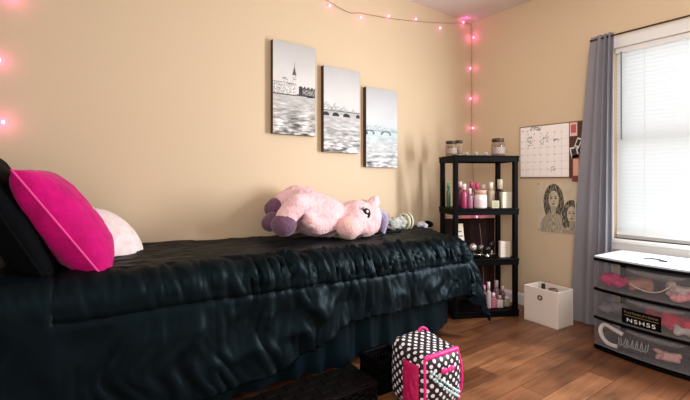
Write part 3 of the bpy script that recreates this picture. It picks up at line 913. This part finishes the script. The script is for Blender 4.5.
G2 = 'bottles on the second shelf down'
bottle(448.5, 2, .18, 4, 24, (52, 96, 62), (80, 130, 90), 'slim green bottle at the far left of the bottle shelf', G2, capr=.8)
bottle(454.8, 2, .05, 4.5, 25, (104, 22, 56), (236, 214, 206), 'tall slim bottle with white cap beside the left post', G2, capr=.95, capf=.3)
bottle(460, 2, .14, 6, 26, (96, 26, 44), (226, 196, 190), 'dark red bottle behind the front row at left of bottle shelf', G2, capr=.7)
bottle(464, 2, .06, 5.5, 24.5, (158, 50, 92), (238, 206, 206), 'pink bottle with pale cap in front row of bottle shelf', G2, capr=.75, capf=.25)
bottle(470, 2, .05, 5.5, 20, (150, 96, 120), (232, 206, 214), 'short mauve bottle just left of the white tub', G2, capr=.5, capf=.3)
bottle(471.3, 2, .17, 6, 25, (84, 20, 36), (190, 60, 110), 'dark red bottle with pink cap at the back of bottle shelf', G2, capr=.6)
bottle(477, 2, .17, 6, 24, (150, 30, 90), (210, 60, 130), 'magenta bottle standing behind the white tub', G2, capr=.6)
bottle(483.6, 2, .17, 5.5, 22.5, (70, 24, 34), (238, 222, 222), 'dark bottle with white cap behind the right of white tub', G2, capr=.8)
t = jar(480.5, 2, .06, 12.5, 18, (232, 220, 216), (206, 158, 138), 'wide white tub with tan lid on the bottle shelf', None, None, None, .24, 'cream_tub', band=(222, 196, 196))
t['category'] = 'tub'
bottle(491, 2, .12, 7.5, 25, (196, 178, 158), (240, 232, 220), 'clear pale bottle with white cap right of the white tub', G2, capr=.6, alpha=.75, capf=.25)
bottle(500, 2, .13, 7, 28, (54, 34, 30), (214, 204, 170), 'dark brown bottle with cream cap behind the white card', G2, capr=.75, capf=.35)
def card(px, tier, b_, wpx, hpx, col, label, name='card_box', dp=.03, tilt=0, cat='box', line=(190, 186, 176), yaw=0):
    p, k = on_shelf(px, tier, b_)
    w_, h_ = wpx * k, hpx * k
    t = thing(name, label, cat, p, SROT + yaw)
    t.rotation_euler = (tilt, 0, SROT + yaw)
    obj('carton', box(B(), (0, 0, h_ / 2), (w_, dp, h_), bev=.002), mat('paper_%d_%d_%d' % col, srgb(*col), .6), t)
    bm = B()
    for k_ in range(5): box(bm, (0, -dp / 2 - .0004, h_ * (.2 + .14 * k_)), (w_ * (.75 if k_ % 2 else .6), .0006, h_ * .045))
    obj('print', bm, mat('ink_%d_%d_%d' % line, srgb(*line), .7), t)
    return t
card(506.3, 2, .045, 10, 16, (226, 218, 196), 'upright cream patterned card box at right of the bottle shelf', line=(206, 198, 174))
card(494.8, 2, .035, 7.5, 7.5, (188, 186, 152), 'small pale green box lying in front of the clear bottle', dp=.03, line=(120, 120, 96))
# third shelf
card(460.5, 1, .10, 11, 33, (226, 204, 180), 'tall leaning cream picture card beside the comforter on third shelf', name='picture_card', dp=.008, tilt=-.16, cat='card', line=(90, 120, 140), yaw=.1)
card(504.5, 1, .05, 10.5, 16, (216, 202, 188), 'upright beige card box at right of the third shelf', line=(200, 186, 172))
M_sil = mat('silver_metal', srgb(190, 182, 172), 0.22, metal=1)
p, k = on_shelf(476, 1, .05)
t = thing('trinket_dish', 'small oval silver trinket dish on the third shelf', 'dish', p, SROT)
obj('bowl', lathe(B(), [(0, .0), (.03, 0), (.048, .026), (.052, .03), (.044, .026), (.028, .006), (0, .006)], 24), M_sil, t, True)
t.scale = (1, .75, 1)
GJ = 'ornaments around the silver trinket dish'
def ornament(px, b_, z, r, col, lb, nm='ornament', metal=0.6):
    p, k = on_shelf(px, 1, b_)
    t = thing(nm, lb, 'ornament', p, SROT, GJ)
    bm = lathe(B(), [(0, 0), (r * .8, 0), (r * .85, .006), (r * .3, .014), (r * .25, z * .35), (r * .5, z * .42)], 16)
    obj('stand', bm, M_sil, t, True)
    bm = B(); ball(bm, (0, 0, z * .42 + r * .85), r, 2, (1, 1, 1.05)); obj('globe', bm, mat('orn_%d_%d_%d' % col, srgb(*col), .15, metal=metal), t, True)
ornament(473, .12, .10, .030, (200, 190, 182), 'pale silver globe ornament standing behind the trinket dish')
ornament(481, .15, .08, .026, (150, 140, 138), 'small grey globe ornament right of the trinket dish')
ornament(487, .09, .07, .030, (26, 22, 26), 'shiny black globe ornament in the middle of third shelf', metal=.2)
ornament(491.5, .17, .12, .032, (40, 30, 34), 'taller dark globe ornament at the back of third shelf', metal=.2)
# dark bag behind the comforter, hanging at the left post of the shelf
p, k = on_shelf(449.5, 1, .02)
bb = thing('black_pouch', 'black cloth pouch between the comforter and the left shelf post', 'pouch', p - sdir * .01 + sdep * .07, SROT)
bm = B(); ball(bm, (0, 0, .09), .05, 3, (.7, .9, 1.75)); ball(bm, (.01, 0, .05), .05, 2, (.7, 1, 1)); fuse('bag', bm, M_cotton, bb, .008, 4, rough_amp=.006, rough_scale=30)
bm = B(); tube(bm, [(.0, 0, .16), (.012, 0, .2), (.0, 0, .215), (-.012, 0, .2), (0, 0, .16)], .004, 6); obj('drawstring', bm, M_black, bb, True)

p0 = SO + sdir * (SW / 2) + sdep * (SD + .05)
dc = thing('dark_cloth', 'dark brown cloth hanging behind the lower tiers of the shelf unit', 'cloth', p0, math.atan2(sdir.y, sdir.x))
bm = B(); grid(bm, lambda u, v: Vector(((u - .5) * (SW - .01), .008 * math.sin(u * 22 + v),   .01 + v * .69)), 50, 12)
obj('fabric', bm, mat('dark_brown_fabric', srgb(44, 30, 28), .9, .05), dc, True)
# bottom shelf: perfume bottles
G4 = 'glass perfume bottles on the bottom shelf'
for (px, b_, w_, h_, col, cap, lb, sq) in (
    (488.6, .05, 5, 26, (214, 196, 198), (236, 226, 226), 'tallest clear perfume bottle on the bottom shelf', False),
    (484, .12, 5.5, 20, (190, 70, 110), (226, 150, 170), 'pink perfume bottle half hidden behind the comforter corner', False),
    (496.5, .13, 5.5, 24, (150, 120, 126), (206, 190, 190), 'grey tinted perfume bottle at the back of bottom shelf', False),
    (493.5, .05, 5, 15, (190, 110, 124), (230, 206, 200), 'short rose perfume bottle in the front middle of bottom shelf', True),
    (499.5, .05, 6.5, 12, (200, 180, 176), (160, 150, 150), 'squat square perfume bottle on the bottom shelf', True),
    (506.5, .07, 6, 10, (170, 160, 140), (216, 206, 196), 'smallest perfume bottle at the right of bottom shelf', True),
    (502.5, .15, 5, 17, (120, 60, 70), (190, 170, 170), 'dark red perfume bottle behind the squat square one', False)):
    bottle(px, 0, b_, w_, h_, col, cap, lb, G4, alpha=.7, rough=.08, sq=sq, capf=.28, name='perfume_bottle')
p, k = on_shelf(488.2, 0, .02)

# ================================================================== WHITE STORAGE BOX
BR = planeZ(557.6, 329.8, 0); BL = planeZ(524, 318.8, 0)
bd = (BR - BL).normalized(); bw = (BR - BL).length; bn = Vector((-bd.y, bd.x, 0))
if bn.x < 0: bn = -bn
BD, BH = .185, .25
wb = thing('storage_box', 'open white fabric storage box on the floor against the wall', 'storage box', (BL + BR) / 2 + bn * BD / 2, math.atan2(bd.y, bd.x))
M_box = mat('white_box_fabric', srgb(226, 212, 200), 0.8, 0.2, bump=(220, .15))
tt = .008
bm = B(); box(bm, (0, 0, tt / 2), (bw, BD, tt)); obj('base', bm, M_box, wb)
sg = bn.dot(Vector((-math.sin(wb.rotation_euler.z), math.cos(wb.rotation_euler.z), 0)))
for (c, s) in (((0, -sg * (BD / 2 - tt / 2), BH / 2), (bw, tt, BH)), ((0, sg * (BD / 2 - tt / 2), BH / 2), (bw, tt, BH)),
               ((-(bw / 2 - tt / 2), 0, BH / 2), (tt, BD - 2 * tt, BH)), ((bw / 2 - tt / 2, 0, BH / 2), (tt, BD - 2 * tt, BH))):
    obj('side_panel', box(B(), c, s, bev=.003), M_box, wb)
bm = B(); R1 = .014
tube(bm, [(R1 * math.cos(a), -sg * (BD / 2 + .003), .185 + R1 * math.sin(a)) for a in np.linspace(0, 2 * PI, 20)[:-1]], .0045, 8, True)
obj('ring_handle', bm, mat('dark_metal_ring', srgb(90, 74, 66), .35, metal=.8), wb, True)
# things inside
bc = Vector(wb.location)
for i, (dx, dy, h_, r_, col, lb) in enumerate(((-.05, .02, .262, .016, (30, 26, 26), 'black handled brush standing in the white storage box'), (.02, .03, .235, .03, (110, 96, 84), 'brown rolled cloth in the white storage box'), (.07, -.02, .225, .02, (70, 60, 56), 'dark grey tube in the white storage box'))):
    t = thing(('hair_brush', 'rolled_cloth', 'tube_bottle')[i], lb, ('brush', 'cloth', 'bottle')[i], bc + bd * dx + bn * dy + Vector((0, 0, tt)))
    m_ = mat('boxed_%d' % i, srgb(*col), .6)
    h_ -= tt
    if i == 0:
        obj('handle', tube(B(), [(0, 0, 0), (0, 0, h_ * .75)], .007, 8), m_, t, True); obj('head', box(B(), (0, 0, h_ * .86), (.03, .02, h_ * .26), bev=.006), m_, t)
    elif i == 1:
        bm = lathe(B(), [(0, 0), (r_, 0), (r_ * 1.05, h_ * .5), (r_, h_), (r_ * .6, h_ * .97), (r_ * .55, h_ * .99), (r_ * .2, h_ * .96), (0, h_)], 18); obj('roll', bm, m_, t, True)
    else:
        obj('body', lathe(B(), [(0, 0), (r_, 0), (r_, h_ * .8), (r_ * .6, h_ * .86), (0, h_ * .86)], 16), m_, t, True); obj('cap', lathe(B(), [(0, h_ * .86), (r_ * .6, h_ * .86), (r_ * .6, h_), (0, h_)], 16), M_white, t, True)

# ================================================================== DRAWER CART
CL = planeZ(594, 347.5, 0)
cdir = Vector((-.05, -.9987, 0)).normalized(); cdep = Vector((-cdir.y, cdir.x, 0))
CW, CD, CH = .66, .36, .555
cart = thing('drawer_cart', 'black three drawer plastic cart with smoky clear drawers under the window', 'drawer cart', CL, math.atan2(cdir.y, cdir.x))
BOW = .045
def bow(t_): return BOW * (1 - (2 * t_ - 1) ** 2)
# local frame: x along front, y into the wall
def slab(z0, z1, inset=0, ex=0.0, x0=0, x1=CW, d1=CD, seg=20, bm=None):
    bm = bm or B()
    lo, hi = [], []
    pts = [(x0 + (x1 - x0) * k / seg, -bow((x0 + (x1 - x0) * k / seg) / CW) + inset - ex) for k in range(seg + 1)] + [(x1, d1), (x0, d1)]
    lo = [bm.verts.new((x, y, z0)) for x, y in pts]; hi = [bm.verts.new((x, y, z1)) for x, y in pts]
    n = len(pts)
    for i in range(n): bm.faces.new((lo[i], lo[(i + 1) % n], hi[(i + 1) % n], hi[i]))
    bm.faces.new(lo[::-1]); bm.faces.new(hi)
    return bm
M_top = mat('pale_cart_top', srgb(196, 204, 208), 0.28, 0.6, var=(7, .5, srgb(170, 182, 190)))
obj('top_panel', slab(CH - .010, CH, 0.004, 0), M_top, cart)
obj('top_rim', slab(CH - .026, CH - .010, 0, .006), M_black, cart)
dhs = (CH - .026 - .02) / 3
zs = [.02 + dhs * i for i in range(4)]
for z in (zs[1], zs[2]): obj('rail', slab(z - .009, z + .006, 0, .002), M_black, cart)
obj('bottom_panel', slab(0.004, .02, 0, .004), M_black, cart)
for (x, y) in ((.012, CD - .012), (CW - .012, CD - .012)): obj('post', box(B(), (x, y, (CH - .046) / 2 + .02), (.024, .024, CH - .046 - .002)), M_black, cart)
bm = B(); box(bm, (CW / 2, CD - .003, CH / 2), (CW - .05, .006, CH - .07)); obj('back_panel', bm, mat('smoky_back', srgb(96, 94, 98), .5), cart)
M_smoke = mat('smoky_clear_plastic', srgb(150, 148, 152), 0.2, 0.5, alpha=.22)
M_lip = mat('clear_lip', srgb(150, 148, 152), 0.2, 0.5, alpha=.30)
drawers = []
for i in range(3):
    z0, z1 = zs[i] + .008, zs[i + 1] - .012
    bm = B()
    grid(bm, lambda u, v: Vector((u * CW, -bow(u) + .003, z0 + v * (z1 - z0))), 24, 2)
    grid(bm, lambda u, v: Vector((.002, .003 + u * (CD - .03), z0 + v * (z1 - z0))), 2, 2)
    grid(bm, lambda u, v: Vector((CW - .002, .003 + u * (CD - .03), z0 + v * (z1 - z0))), 2, 2)
    d = obj('drawer', bm, M_smoke, cart, True)
    slab(z0 - .002, z0 + .003, .006, 0, .003, CW - .003, CD - .03, bm=None)
    obj('drawer_floor', slab(z0 - .001, z0 + .003, .006, 0, .004, CW - .004, CD - .03), mat('smoky_floor', srgb(120, 118, 122), .4, alpha=.6), d)
    bm = B()
    def lip(u, v):
        x = .19 + u * .27
        e = math.sin(PI * u) ** .5
        return Vector((x, -bow(x / CW) - .002 - .012 * math.sin(PI * v) * e, z1 - .006 - .034 * v * e))
    grid(bm, lip, 24, 8); obj('drawer_handle', bm, M_lip, d, True)
# black sticker with lettering, on the middle drawer
def front(x, z, off): return Vector((x, -bow(x / CW) + .003 - off, z))
def hit_front(px, py):
    loc = CL; p = planeN(px, py, CL - cdep * BOW * .7, cdep); r_ = p - CL
    return r_.dot(cdir), r_.z
(xa, za), (xb_, zb_) = hit_front(621.8, 314.5), hit_front(662.2, 325)
zm = (za + zb_) / 2; sh_ = .082
bm = B(); grid(bm, lambda u, v: front(xa + u * (xb_ - xa), zm + (v - .5) * sh_, .0015), 16, 2)
stick = obj('sticker', bm, M_black, drawers[1] if drawers else cart)
stick['label'] = 'black sticker with white capital letters'
def wrap_text(txt, size, zc, m_, nm, sx=1.0):
    bm = text_bm(txt, size)
    xs = [v.co.x for v in bm.verts]; wdt = max(xs) - min(xs)
    k_ = sx / wdt
    for v in bm.verts:
        v.co = front((xa + xb_) / 2 + v.co.x * k_, zc + v.co.y, .0022)
    o = obj(nm, bm, m_, stick)
    return o
swid = xb_ - xa
wrap_text('NSHSS', .030, zm - .020, mat('white_ink', srgb(240, 240, 240), .6), 'lettering', swid * .72)
wrap_text('Proud Parent of a Scholar', .019, zm + .023, mat('gold_ink', srgb(150, 130, 96), .6), 'lettering', swid * .86)
bm = B(); grid(bm, lambda u, v: front(xa + swid * (.06 + u * .88), zm + .006 + (v - .5) * .0022, .0022), 12, 2); obj('rule_line', bm, MATS['gold_ink'], stick)

# things inside the drawers
cz = math.atan2(cdir.y, cdir.x)
def clump(name, x, y, i, size, col, label, cat, amp=.3, seed=0, n=8, col2=None, sheen=0):
    p = CL + cdir * x + cdep * y + Vector((0, 0, zs[i] + .012))
    t = thing(name, label, cat, p, cz)
    rs = random.Random(seed + 11); bm = B()
    for k in range(n):
        bx, by, bzz = rs.uniform(-.5, .5) * size[0] * .75, rs.uniform(-.5, .5) * size[1] * .6, rs.uniform(.2, .62) * size[2]
        rr_ = min(size) * rs.uniform(.22, .34)
        bzz = max(bzz, rr_ * .9)
        ball(bm, (bx, by, bzz), rr_, 2, (rs.uniform(.9, 1.6), 1, rs.uniform(.6, 1)))
    o = fuse('cloth', bm, mat('cloth_%d_%d_%d' % col, srgb(*col), .85, .2, bump=(40, .8), var=(25, .6, srgb(*(col2 or tuple(int(c * .6) for c in col))))), t, .009, 2, rough_amp=amp * .02, rough_scale=38)
    return t
clump('folded_garment', .10, .05, 2, (.15, .10, .135), (214, 30, 110), 'hot pink ruffled garment in the top drawer at left', 'garment', .5, 1, 14)
clump('folded_garment', .215, .05, 2, (.10, .10, .11), (176, 124, 110), 'tan garment beside the hot pink one in the top drawer', 'garment', .4, 2, 10)
clump('stuffed_toy', .40, .04, 2, (.09, .09, .15), (196, 180, 172), 'cream soft toy in the top drawer', 'soft toy', .4, 3, 10)
clump('folded_garment', .50, .02, 2, (.24, .10, .09), (240, 160, 172), 'pale pink garment at the right of the top drawer', 'garment', .4, 4, 14)
clump('folded_garment', .08, .06, 1, (.13, .10, .12), (120, 116, 120), 'grey garment in the middle drawer left of the sticker', 'garment', .4, 5, 10)
clump('folded_garment', .36, .04, 1, (.26, .10, .14), (206, 40, 74), 'red garment in the middle drawer right of the sticker', 'garment', .3, 6, 16)
clump('folded_garment', .44, .0, 1, (.12, .06, .08), (186, 178, 178), 'whitish garment below the red one in the middle drawer', 'garment', .4, 7, 10)
clump('folded_garment', .34, .16, 0, (.56, .18, .13), (40, 40, 46), 'black clothes along the back of the bottom drawer', 'garment', .3, 8, 30)
clump('flower_hair_clip', .36, .01, 0, (.13, .06, .10), (222, 170, 166), 'pale pink fabric flower in the bottom drawer', 'hair clip', .6, 9, 12)
# beads in the top drawer
def curve_local(pts):
    out = []
    for i in range(len(pts) - 1):
        for k in range(8):
            t_ = k / 8; q = [Vector(pts[max(i - 1, 0)]), Vector(pts[i]), Vector(pts[i + 1]), Vector(pts[min(i + 2, len(pts) - 1)])]
            out.append(0.5 * ((2 * q[1]) + (q[2] - q[0]) * t_ + (2 * q[0] - 5 * q[1] + 4 * q[2] - q[3]) * t_ ** 2 + (3 * q[1] - q[0] - 3 * q[2] + q[3]) * t_ ** 3))
    out.append(Vector(pts[-1]))
    return out
t = thing('bead_necklace', 'thin white cord necklace strung across the top drawer', 'necklace', CL + Vector((0, 0, zs[2] + .012)), cz)
obj('strand', tube(B(), curve_local([(.2, -.025, .06), (.25, -.027, .04), (.3, -.028, .035), (.35, -.03, .05), (.39, -.03, .085)]), .003, 6), mat('cream_cord', srgb(216, 196, 180), .6), t, True)
t = thing('lace_strap', 'white elastic strap curled in the bottom drawer at left', 'strap', CL + Vector((0, 0, zs[0] + .012)), cz)
obj('band', tube(B(), curve_local([(.16, -.012, .10), (.11, -.008, .115), (.06, .0, .125), (.035, .004, .09), (.045, .004, .045), (.08, -.002, .02), (.13, -.012, .02)]), .012, 8), mat('white_elastic', srgb(224, 218, 212), .8, bump=(90, .6)), t, True)
t = thing('printed_shirt', 'black shirt with pale lettering like strokes in the bottom drawer', 'shirt', CL + cdir * .2 + Vector((0, 0, zs[0] + .012)), cz)
obj('cloth', box(B(), (0, .028, .052), (.20, .07, .10), bev=.02), mat('black_tee', srgb(32, 32, 36), .9), t, True)
bm = B(); rs = random.Random(4)
for k in range(13):
    x = -.07 + .0115 * k; tube(bm, [(x, -.0085, .025 + .01 * rs.random()), (x + .012, -.0085, .045), (x + .006 + .02 * rs.random(), -.0085, .07 + .015 * rs.random())], .0022, 5)
obj('print', bm, mat('grey_print', srgb(170, 168, 168), .8), t)
# things on top
o = thing('hair_tie', 'thin dark loop lying on the pale cart top', 'hair tie', CL + cdir * .26 + cdep * .12 + Vector((0, 0, CH)), cz)
obj('loop', tube(B(), curve_local([(-.05, .01, .004), (-.02, .035, .004), (.03, .03, .004), (.055, .0, .004), (.03, -.012, .004)]), .004, 6), mat('dark_elastic', srgb(60, 66, 74), .6), o, True)
obj('clip', box(B(), (.055, 0, .004), (.025, .012, .006), bev=.002), M_black, o)

# ================================================================== BASKETS AND CRATE BY THE BED
M_wick = mat('dark_brown_wicker', srgb(13, 9, 9), 0.55, 0.1, bump=(60, .3))
def basket(c, sx, sy, h, label, name, m_, cat='basket', weave=True, group=None):
    t = thing(name, label, cat, c, 0, group)
    tt = .012
    bm = B(); box(bm, (0, 0, .006), (sx - .01, sy - .01, .012)); obj('base', bm, m_, t)
    bm = B()
    for s in (-1, 1):
        nb = 6
        for k in range(nb):
            z0 = .012 + k * (h - .012) / nb; hh_ = (h - .012) / nb
            if weave:
                nu = max(6, int(sx / .035))
                for q in range(nu):
                    o_ = .004 * (1 if (q + k) % 2 else -1)
                    box(bm, (-sx / 2 + (q + .5) * sx / nu, s * (sy / 2 - tt / 2) + o_, z0 + hh_ / 2), (sx / nu * 1.02, tt * .7, hh_ * .9), bev=.003)
                nv_ = max(4, int(sy / .035))
                for q in range(nv_):
                    o_ = .004 * (1 if (q + k) % 2 else -1)
                    box(bm, (s * (sx / 2 - tt / 2) + o_, -sy / 2 + (q + .5) * sy / nv_, z0 + hh_ / 2), (tt * .7, sy / nv_ * 1.02, hh_ * .9), bev=.003)
            elif k != 4:
                box(bm, (0, s * (sy / 2 - tt / 2), z0 + hh_ / 2), (sx, tt, hh_)); box(bm, (s * (sx / 2 - tt / 2), 0, z0 + hh_ / 2), (tt, sy - 2 * tt, hh_))
            else:
                nu = 8
                for q in range(nu + 1):
                    box(bm, (-sx / 2 + tt / 2 + q * (sx - tt) / nu, s * (sy / 2 - tt / 2), z0 + hh_ / 2), (.009, tt, hh_))
                    box(bm, (s * (sx / 2 - tt / 2), -sy / 2 + tt / 2 + q * (sy - tt) / nu, z0 + hh_ / 2), (tt, .009, hh_))
    obj('sides', bm, m_, t)
    bm = B()
    for s in (-1, 1):
        box(bm, (0, s * (sy / 2 - tt / 2), h + .004), (sx + .012, tt + .008, .014), bev=.004)
        box(bm, (s * (sx / 2 - tt / 2), 0, h + .004), (tt + .008, sy - tt, .014), bev=.004)
    obj('rim', bm, m_, t)
    if weave:
        bm = B(); nx_ = int(sx / .05)
        for q in range(nx_):
            for r_ in range(4): box(bm, (-sx / 2 + (q + .5) * sx / nx_, -sy / 2 + (r_ + .5) * sy / 4, h + .014 + .003 * ((q + r_) % 2)), (sx / nx_ * 1.02, sy / 4 * 1.02, .008), bev=.002)
        obj('lid', bm, m_, t)
    return t
basket((.90, 1.50, 0), .58, .20, .095, 'low dark wicker basket on the floor by the bed, left of the black crate', 'wicker_basket', M_wick)
basket((1.335, 1.525, 0), .18, .15, .15, 'black slotted plastic crate between wicker basket and polka dot bag', 'plastic_crate', M_black, 'crate', False)

# ================================================================== POLKA DOT BAG
md_ = bpy.data.materials.new('polka_dot_fabric'); md_.use_nodes = True
N = md_.node_tree.nodes; L = md_.node_tree.links; b = N['Principled BSDF']; b.inputs['Roughness'].default_value = .55
uv = N.new('ShaderNodeUVMap'); uv.uv_map = 'UVMap'
mp = N.new('ShaderNodeMapping'); mp.inputs['Rotation'].default_value = (0, 0, PI / 4); s_ = 1 / .028; mp.inputs['Scale'].default_value = (s_, s_, s_)
L.new(uv.outputs[0], mp.inputs[0])
fr = N.new('ShaderNodeVectorMath'); fr.operation = 'FRACTION'; L.new(mp.outputs[0], fr.inputs[0])
sb = N.new('ShaderNodeVectorMath'); sb.operation = 'SUBTRACT'; sb.inputs[1].default_value = (.5, .5, 0); L.new(fr.outputs[0], sb.inputs[0])
sp_ = N.new('ShaderNodeSeparateXYZ'); L.new(sb.outputs[0], sp_.inputs[0])
cb = N.new('ShaderNodeCombineXYZ'); L.new(sp_.outputs[0], cb.inputs[0]); L.new(sp_.outputs[1], cb.inputs[1])
ln = N.new('ShaderNodeVectorMath'); ln.operation = 'LENGTH'; L.new(cb.outputs[0], ln.inputs[0])
lt = N.new('ShaderNodeMath'); lt.operation = 'LESS_THAN'; lt.inputs[1].default_value = .3; L.new(ln.outputs['Value'], lt.inputs[0])
mx = N.new('ShaderNodeMix'); mx.data_type = 'RGBA'; mx.inputs[6].default_value = srgb(14, 12, 15); mx.inputs[7].default_value = srgb(236, 226, 232)
L.new(lt.outputs[0], mx.inputs[0]); L.new(mx.outputs[2], b.inputs['Base Color'])
def boxuv(bm):
    l = bm.loops.layers.uv.new('UVMap')
    bm.normal_update()
    for f in bm.faces:
        n = f.normal; ax = max(range(3), key=lambda k: abs(n[k]))
        for lp in f.loops:
            c = lp.vert.co
            lp[l].uv = [(c.y, c.z), (c.x, c.z), (c.x, c.y)][ax]
BGW, BGD, BGH = .235, .235, .265
bag = thing('polka_dot_bag', 'black and white polka dot bag with hot pink trim on the floor', 'bag', (1.395, 1.305, 0), math.radians(-3))
bm = B(); box(bm, (0, 0, BGH / 2), (BGW, BGD, BGH))
bmesh.ops.subdivide_edges(bm, edges=bm.edges[:], cuts=14, use_grid_fill=True)
for v in bm.verts:
    c = v.co; u, d_, z_ = c.x / (BGW / 2), c.y / (BGD / 2), c.z / BGH
    # rounded soft box
    k = 1
    rx = max(abs(u), abs(d_))
    e = (abs(u) ** 6 + abs(d_) ** 6 + abs(2 * z_ - 1) ** 6) ** (1 / 6)
    e = max(e, 1e-6); m_ = max(abs(u), abs(d_), abs(2 * z_ - 1)) / e
    nx, ny, nz2 = u * m_, d_ * m_, (2 * z_ - 1) * m_
    bul = .02 * (1 - nz2 * nz2)
    wr = .006 * noise.noise(Vector((c.x * 14, c.y * 14, c.z * 14)))
    v.co = Vector((nx * (BGW / 2 + bul * (1 - ny * ny)) + wr, ny * (BGD / 2 + bul * (1 - nx * nx)) + wr, (nz2 + 1) / 2 * BGH + (.03 * max(0, ny) if nz2 > .5 else 0) + wr * (nz2 > .3)))
boxuv(bm)
obj('body', bm, md_, bag, True)
M_hp = mat('hot_pink_trim', srgb(236, 30, 130), .5, bump=(80, .3))
# zip band across the top front edge, side gusset, piping, bow, handle, jewelled band
ex_, ey_ = BGW / 2, BGD / 2
bm = B(); tube(bm, curve_local([(-ex_ * .86, -ey_ * .84, BGH * .935), (-ex_ * .5, -ey_ * .9, BGH * .955), (ex_ * .5, -ey_ * .9, BGH * .96), (ex_ * .86, -ey_ * .82, BGH * .94)]), .011, 8); obj('zip_band', bm, M_hp, bag, True)
for s in (-1, 1):
    bm = B(); tube(bm, curve_local([(s * ex_ * .86, -ey_ * .86, .01), (s * ex_ * .95, -ey_ * .97, .09), (s * ex_ * .95, -ey_ * .97, .17), (s * ex_ * .86, -ey_ * .86, BGH * .92)]), .006, 7)
    obj('piping', bm, M_hp, bag, True)
pk = obj('pink_side_pocket', pillow_bm(.20, .10, .03, .03, 22, .006, 5), mat('deep_pink_cloth', srgb(190, 16, 86), .6, bump=(60, .5)), bag, True, (-ex_ - .012, -.045, .125))
pk.rotation_euler = (0, PI / 2, 0)
bm = B()
for s in (-1, 1): ball(bm, (.0 + s * .022, -BGD / 2 - .022, .195), .02, 2, (1, .35, .65))
ball(bm, (.0, -BGD / 2 - .026, .195), .009, 2); obj('bow', bm, M_hp, bag, True)
bm = B(); tube(bm, curve_local([(.03, .075, BGH + .006), (.036, .078, BGH + .028), (.056, .075, BGH + .036), (.078, .07, BGH + .022), (.08, .066, BGH)]), .006, 7); obj('handle', bm, M_hp, bag, True)
bm = B()
for rw in range(2):
    for k in range(14):
        u = k / 13; x = -.085 + u * .17; z = .20 - .15 * u - rw * .022 + .02 * u * u
        ball(bm, (x, -BGD / 2 - .02 * (1 - (2 * z / BGH - 1) ** 2) * (1 - (2 * x / BGW) ** 2) + .002, z), .0075, 1)
obj('jewelled_band', bm, mat('pale_jewel', srgb(196, 226, 230), .15, metal=.2), bag, True)
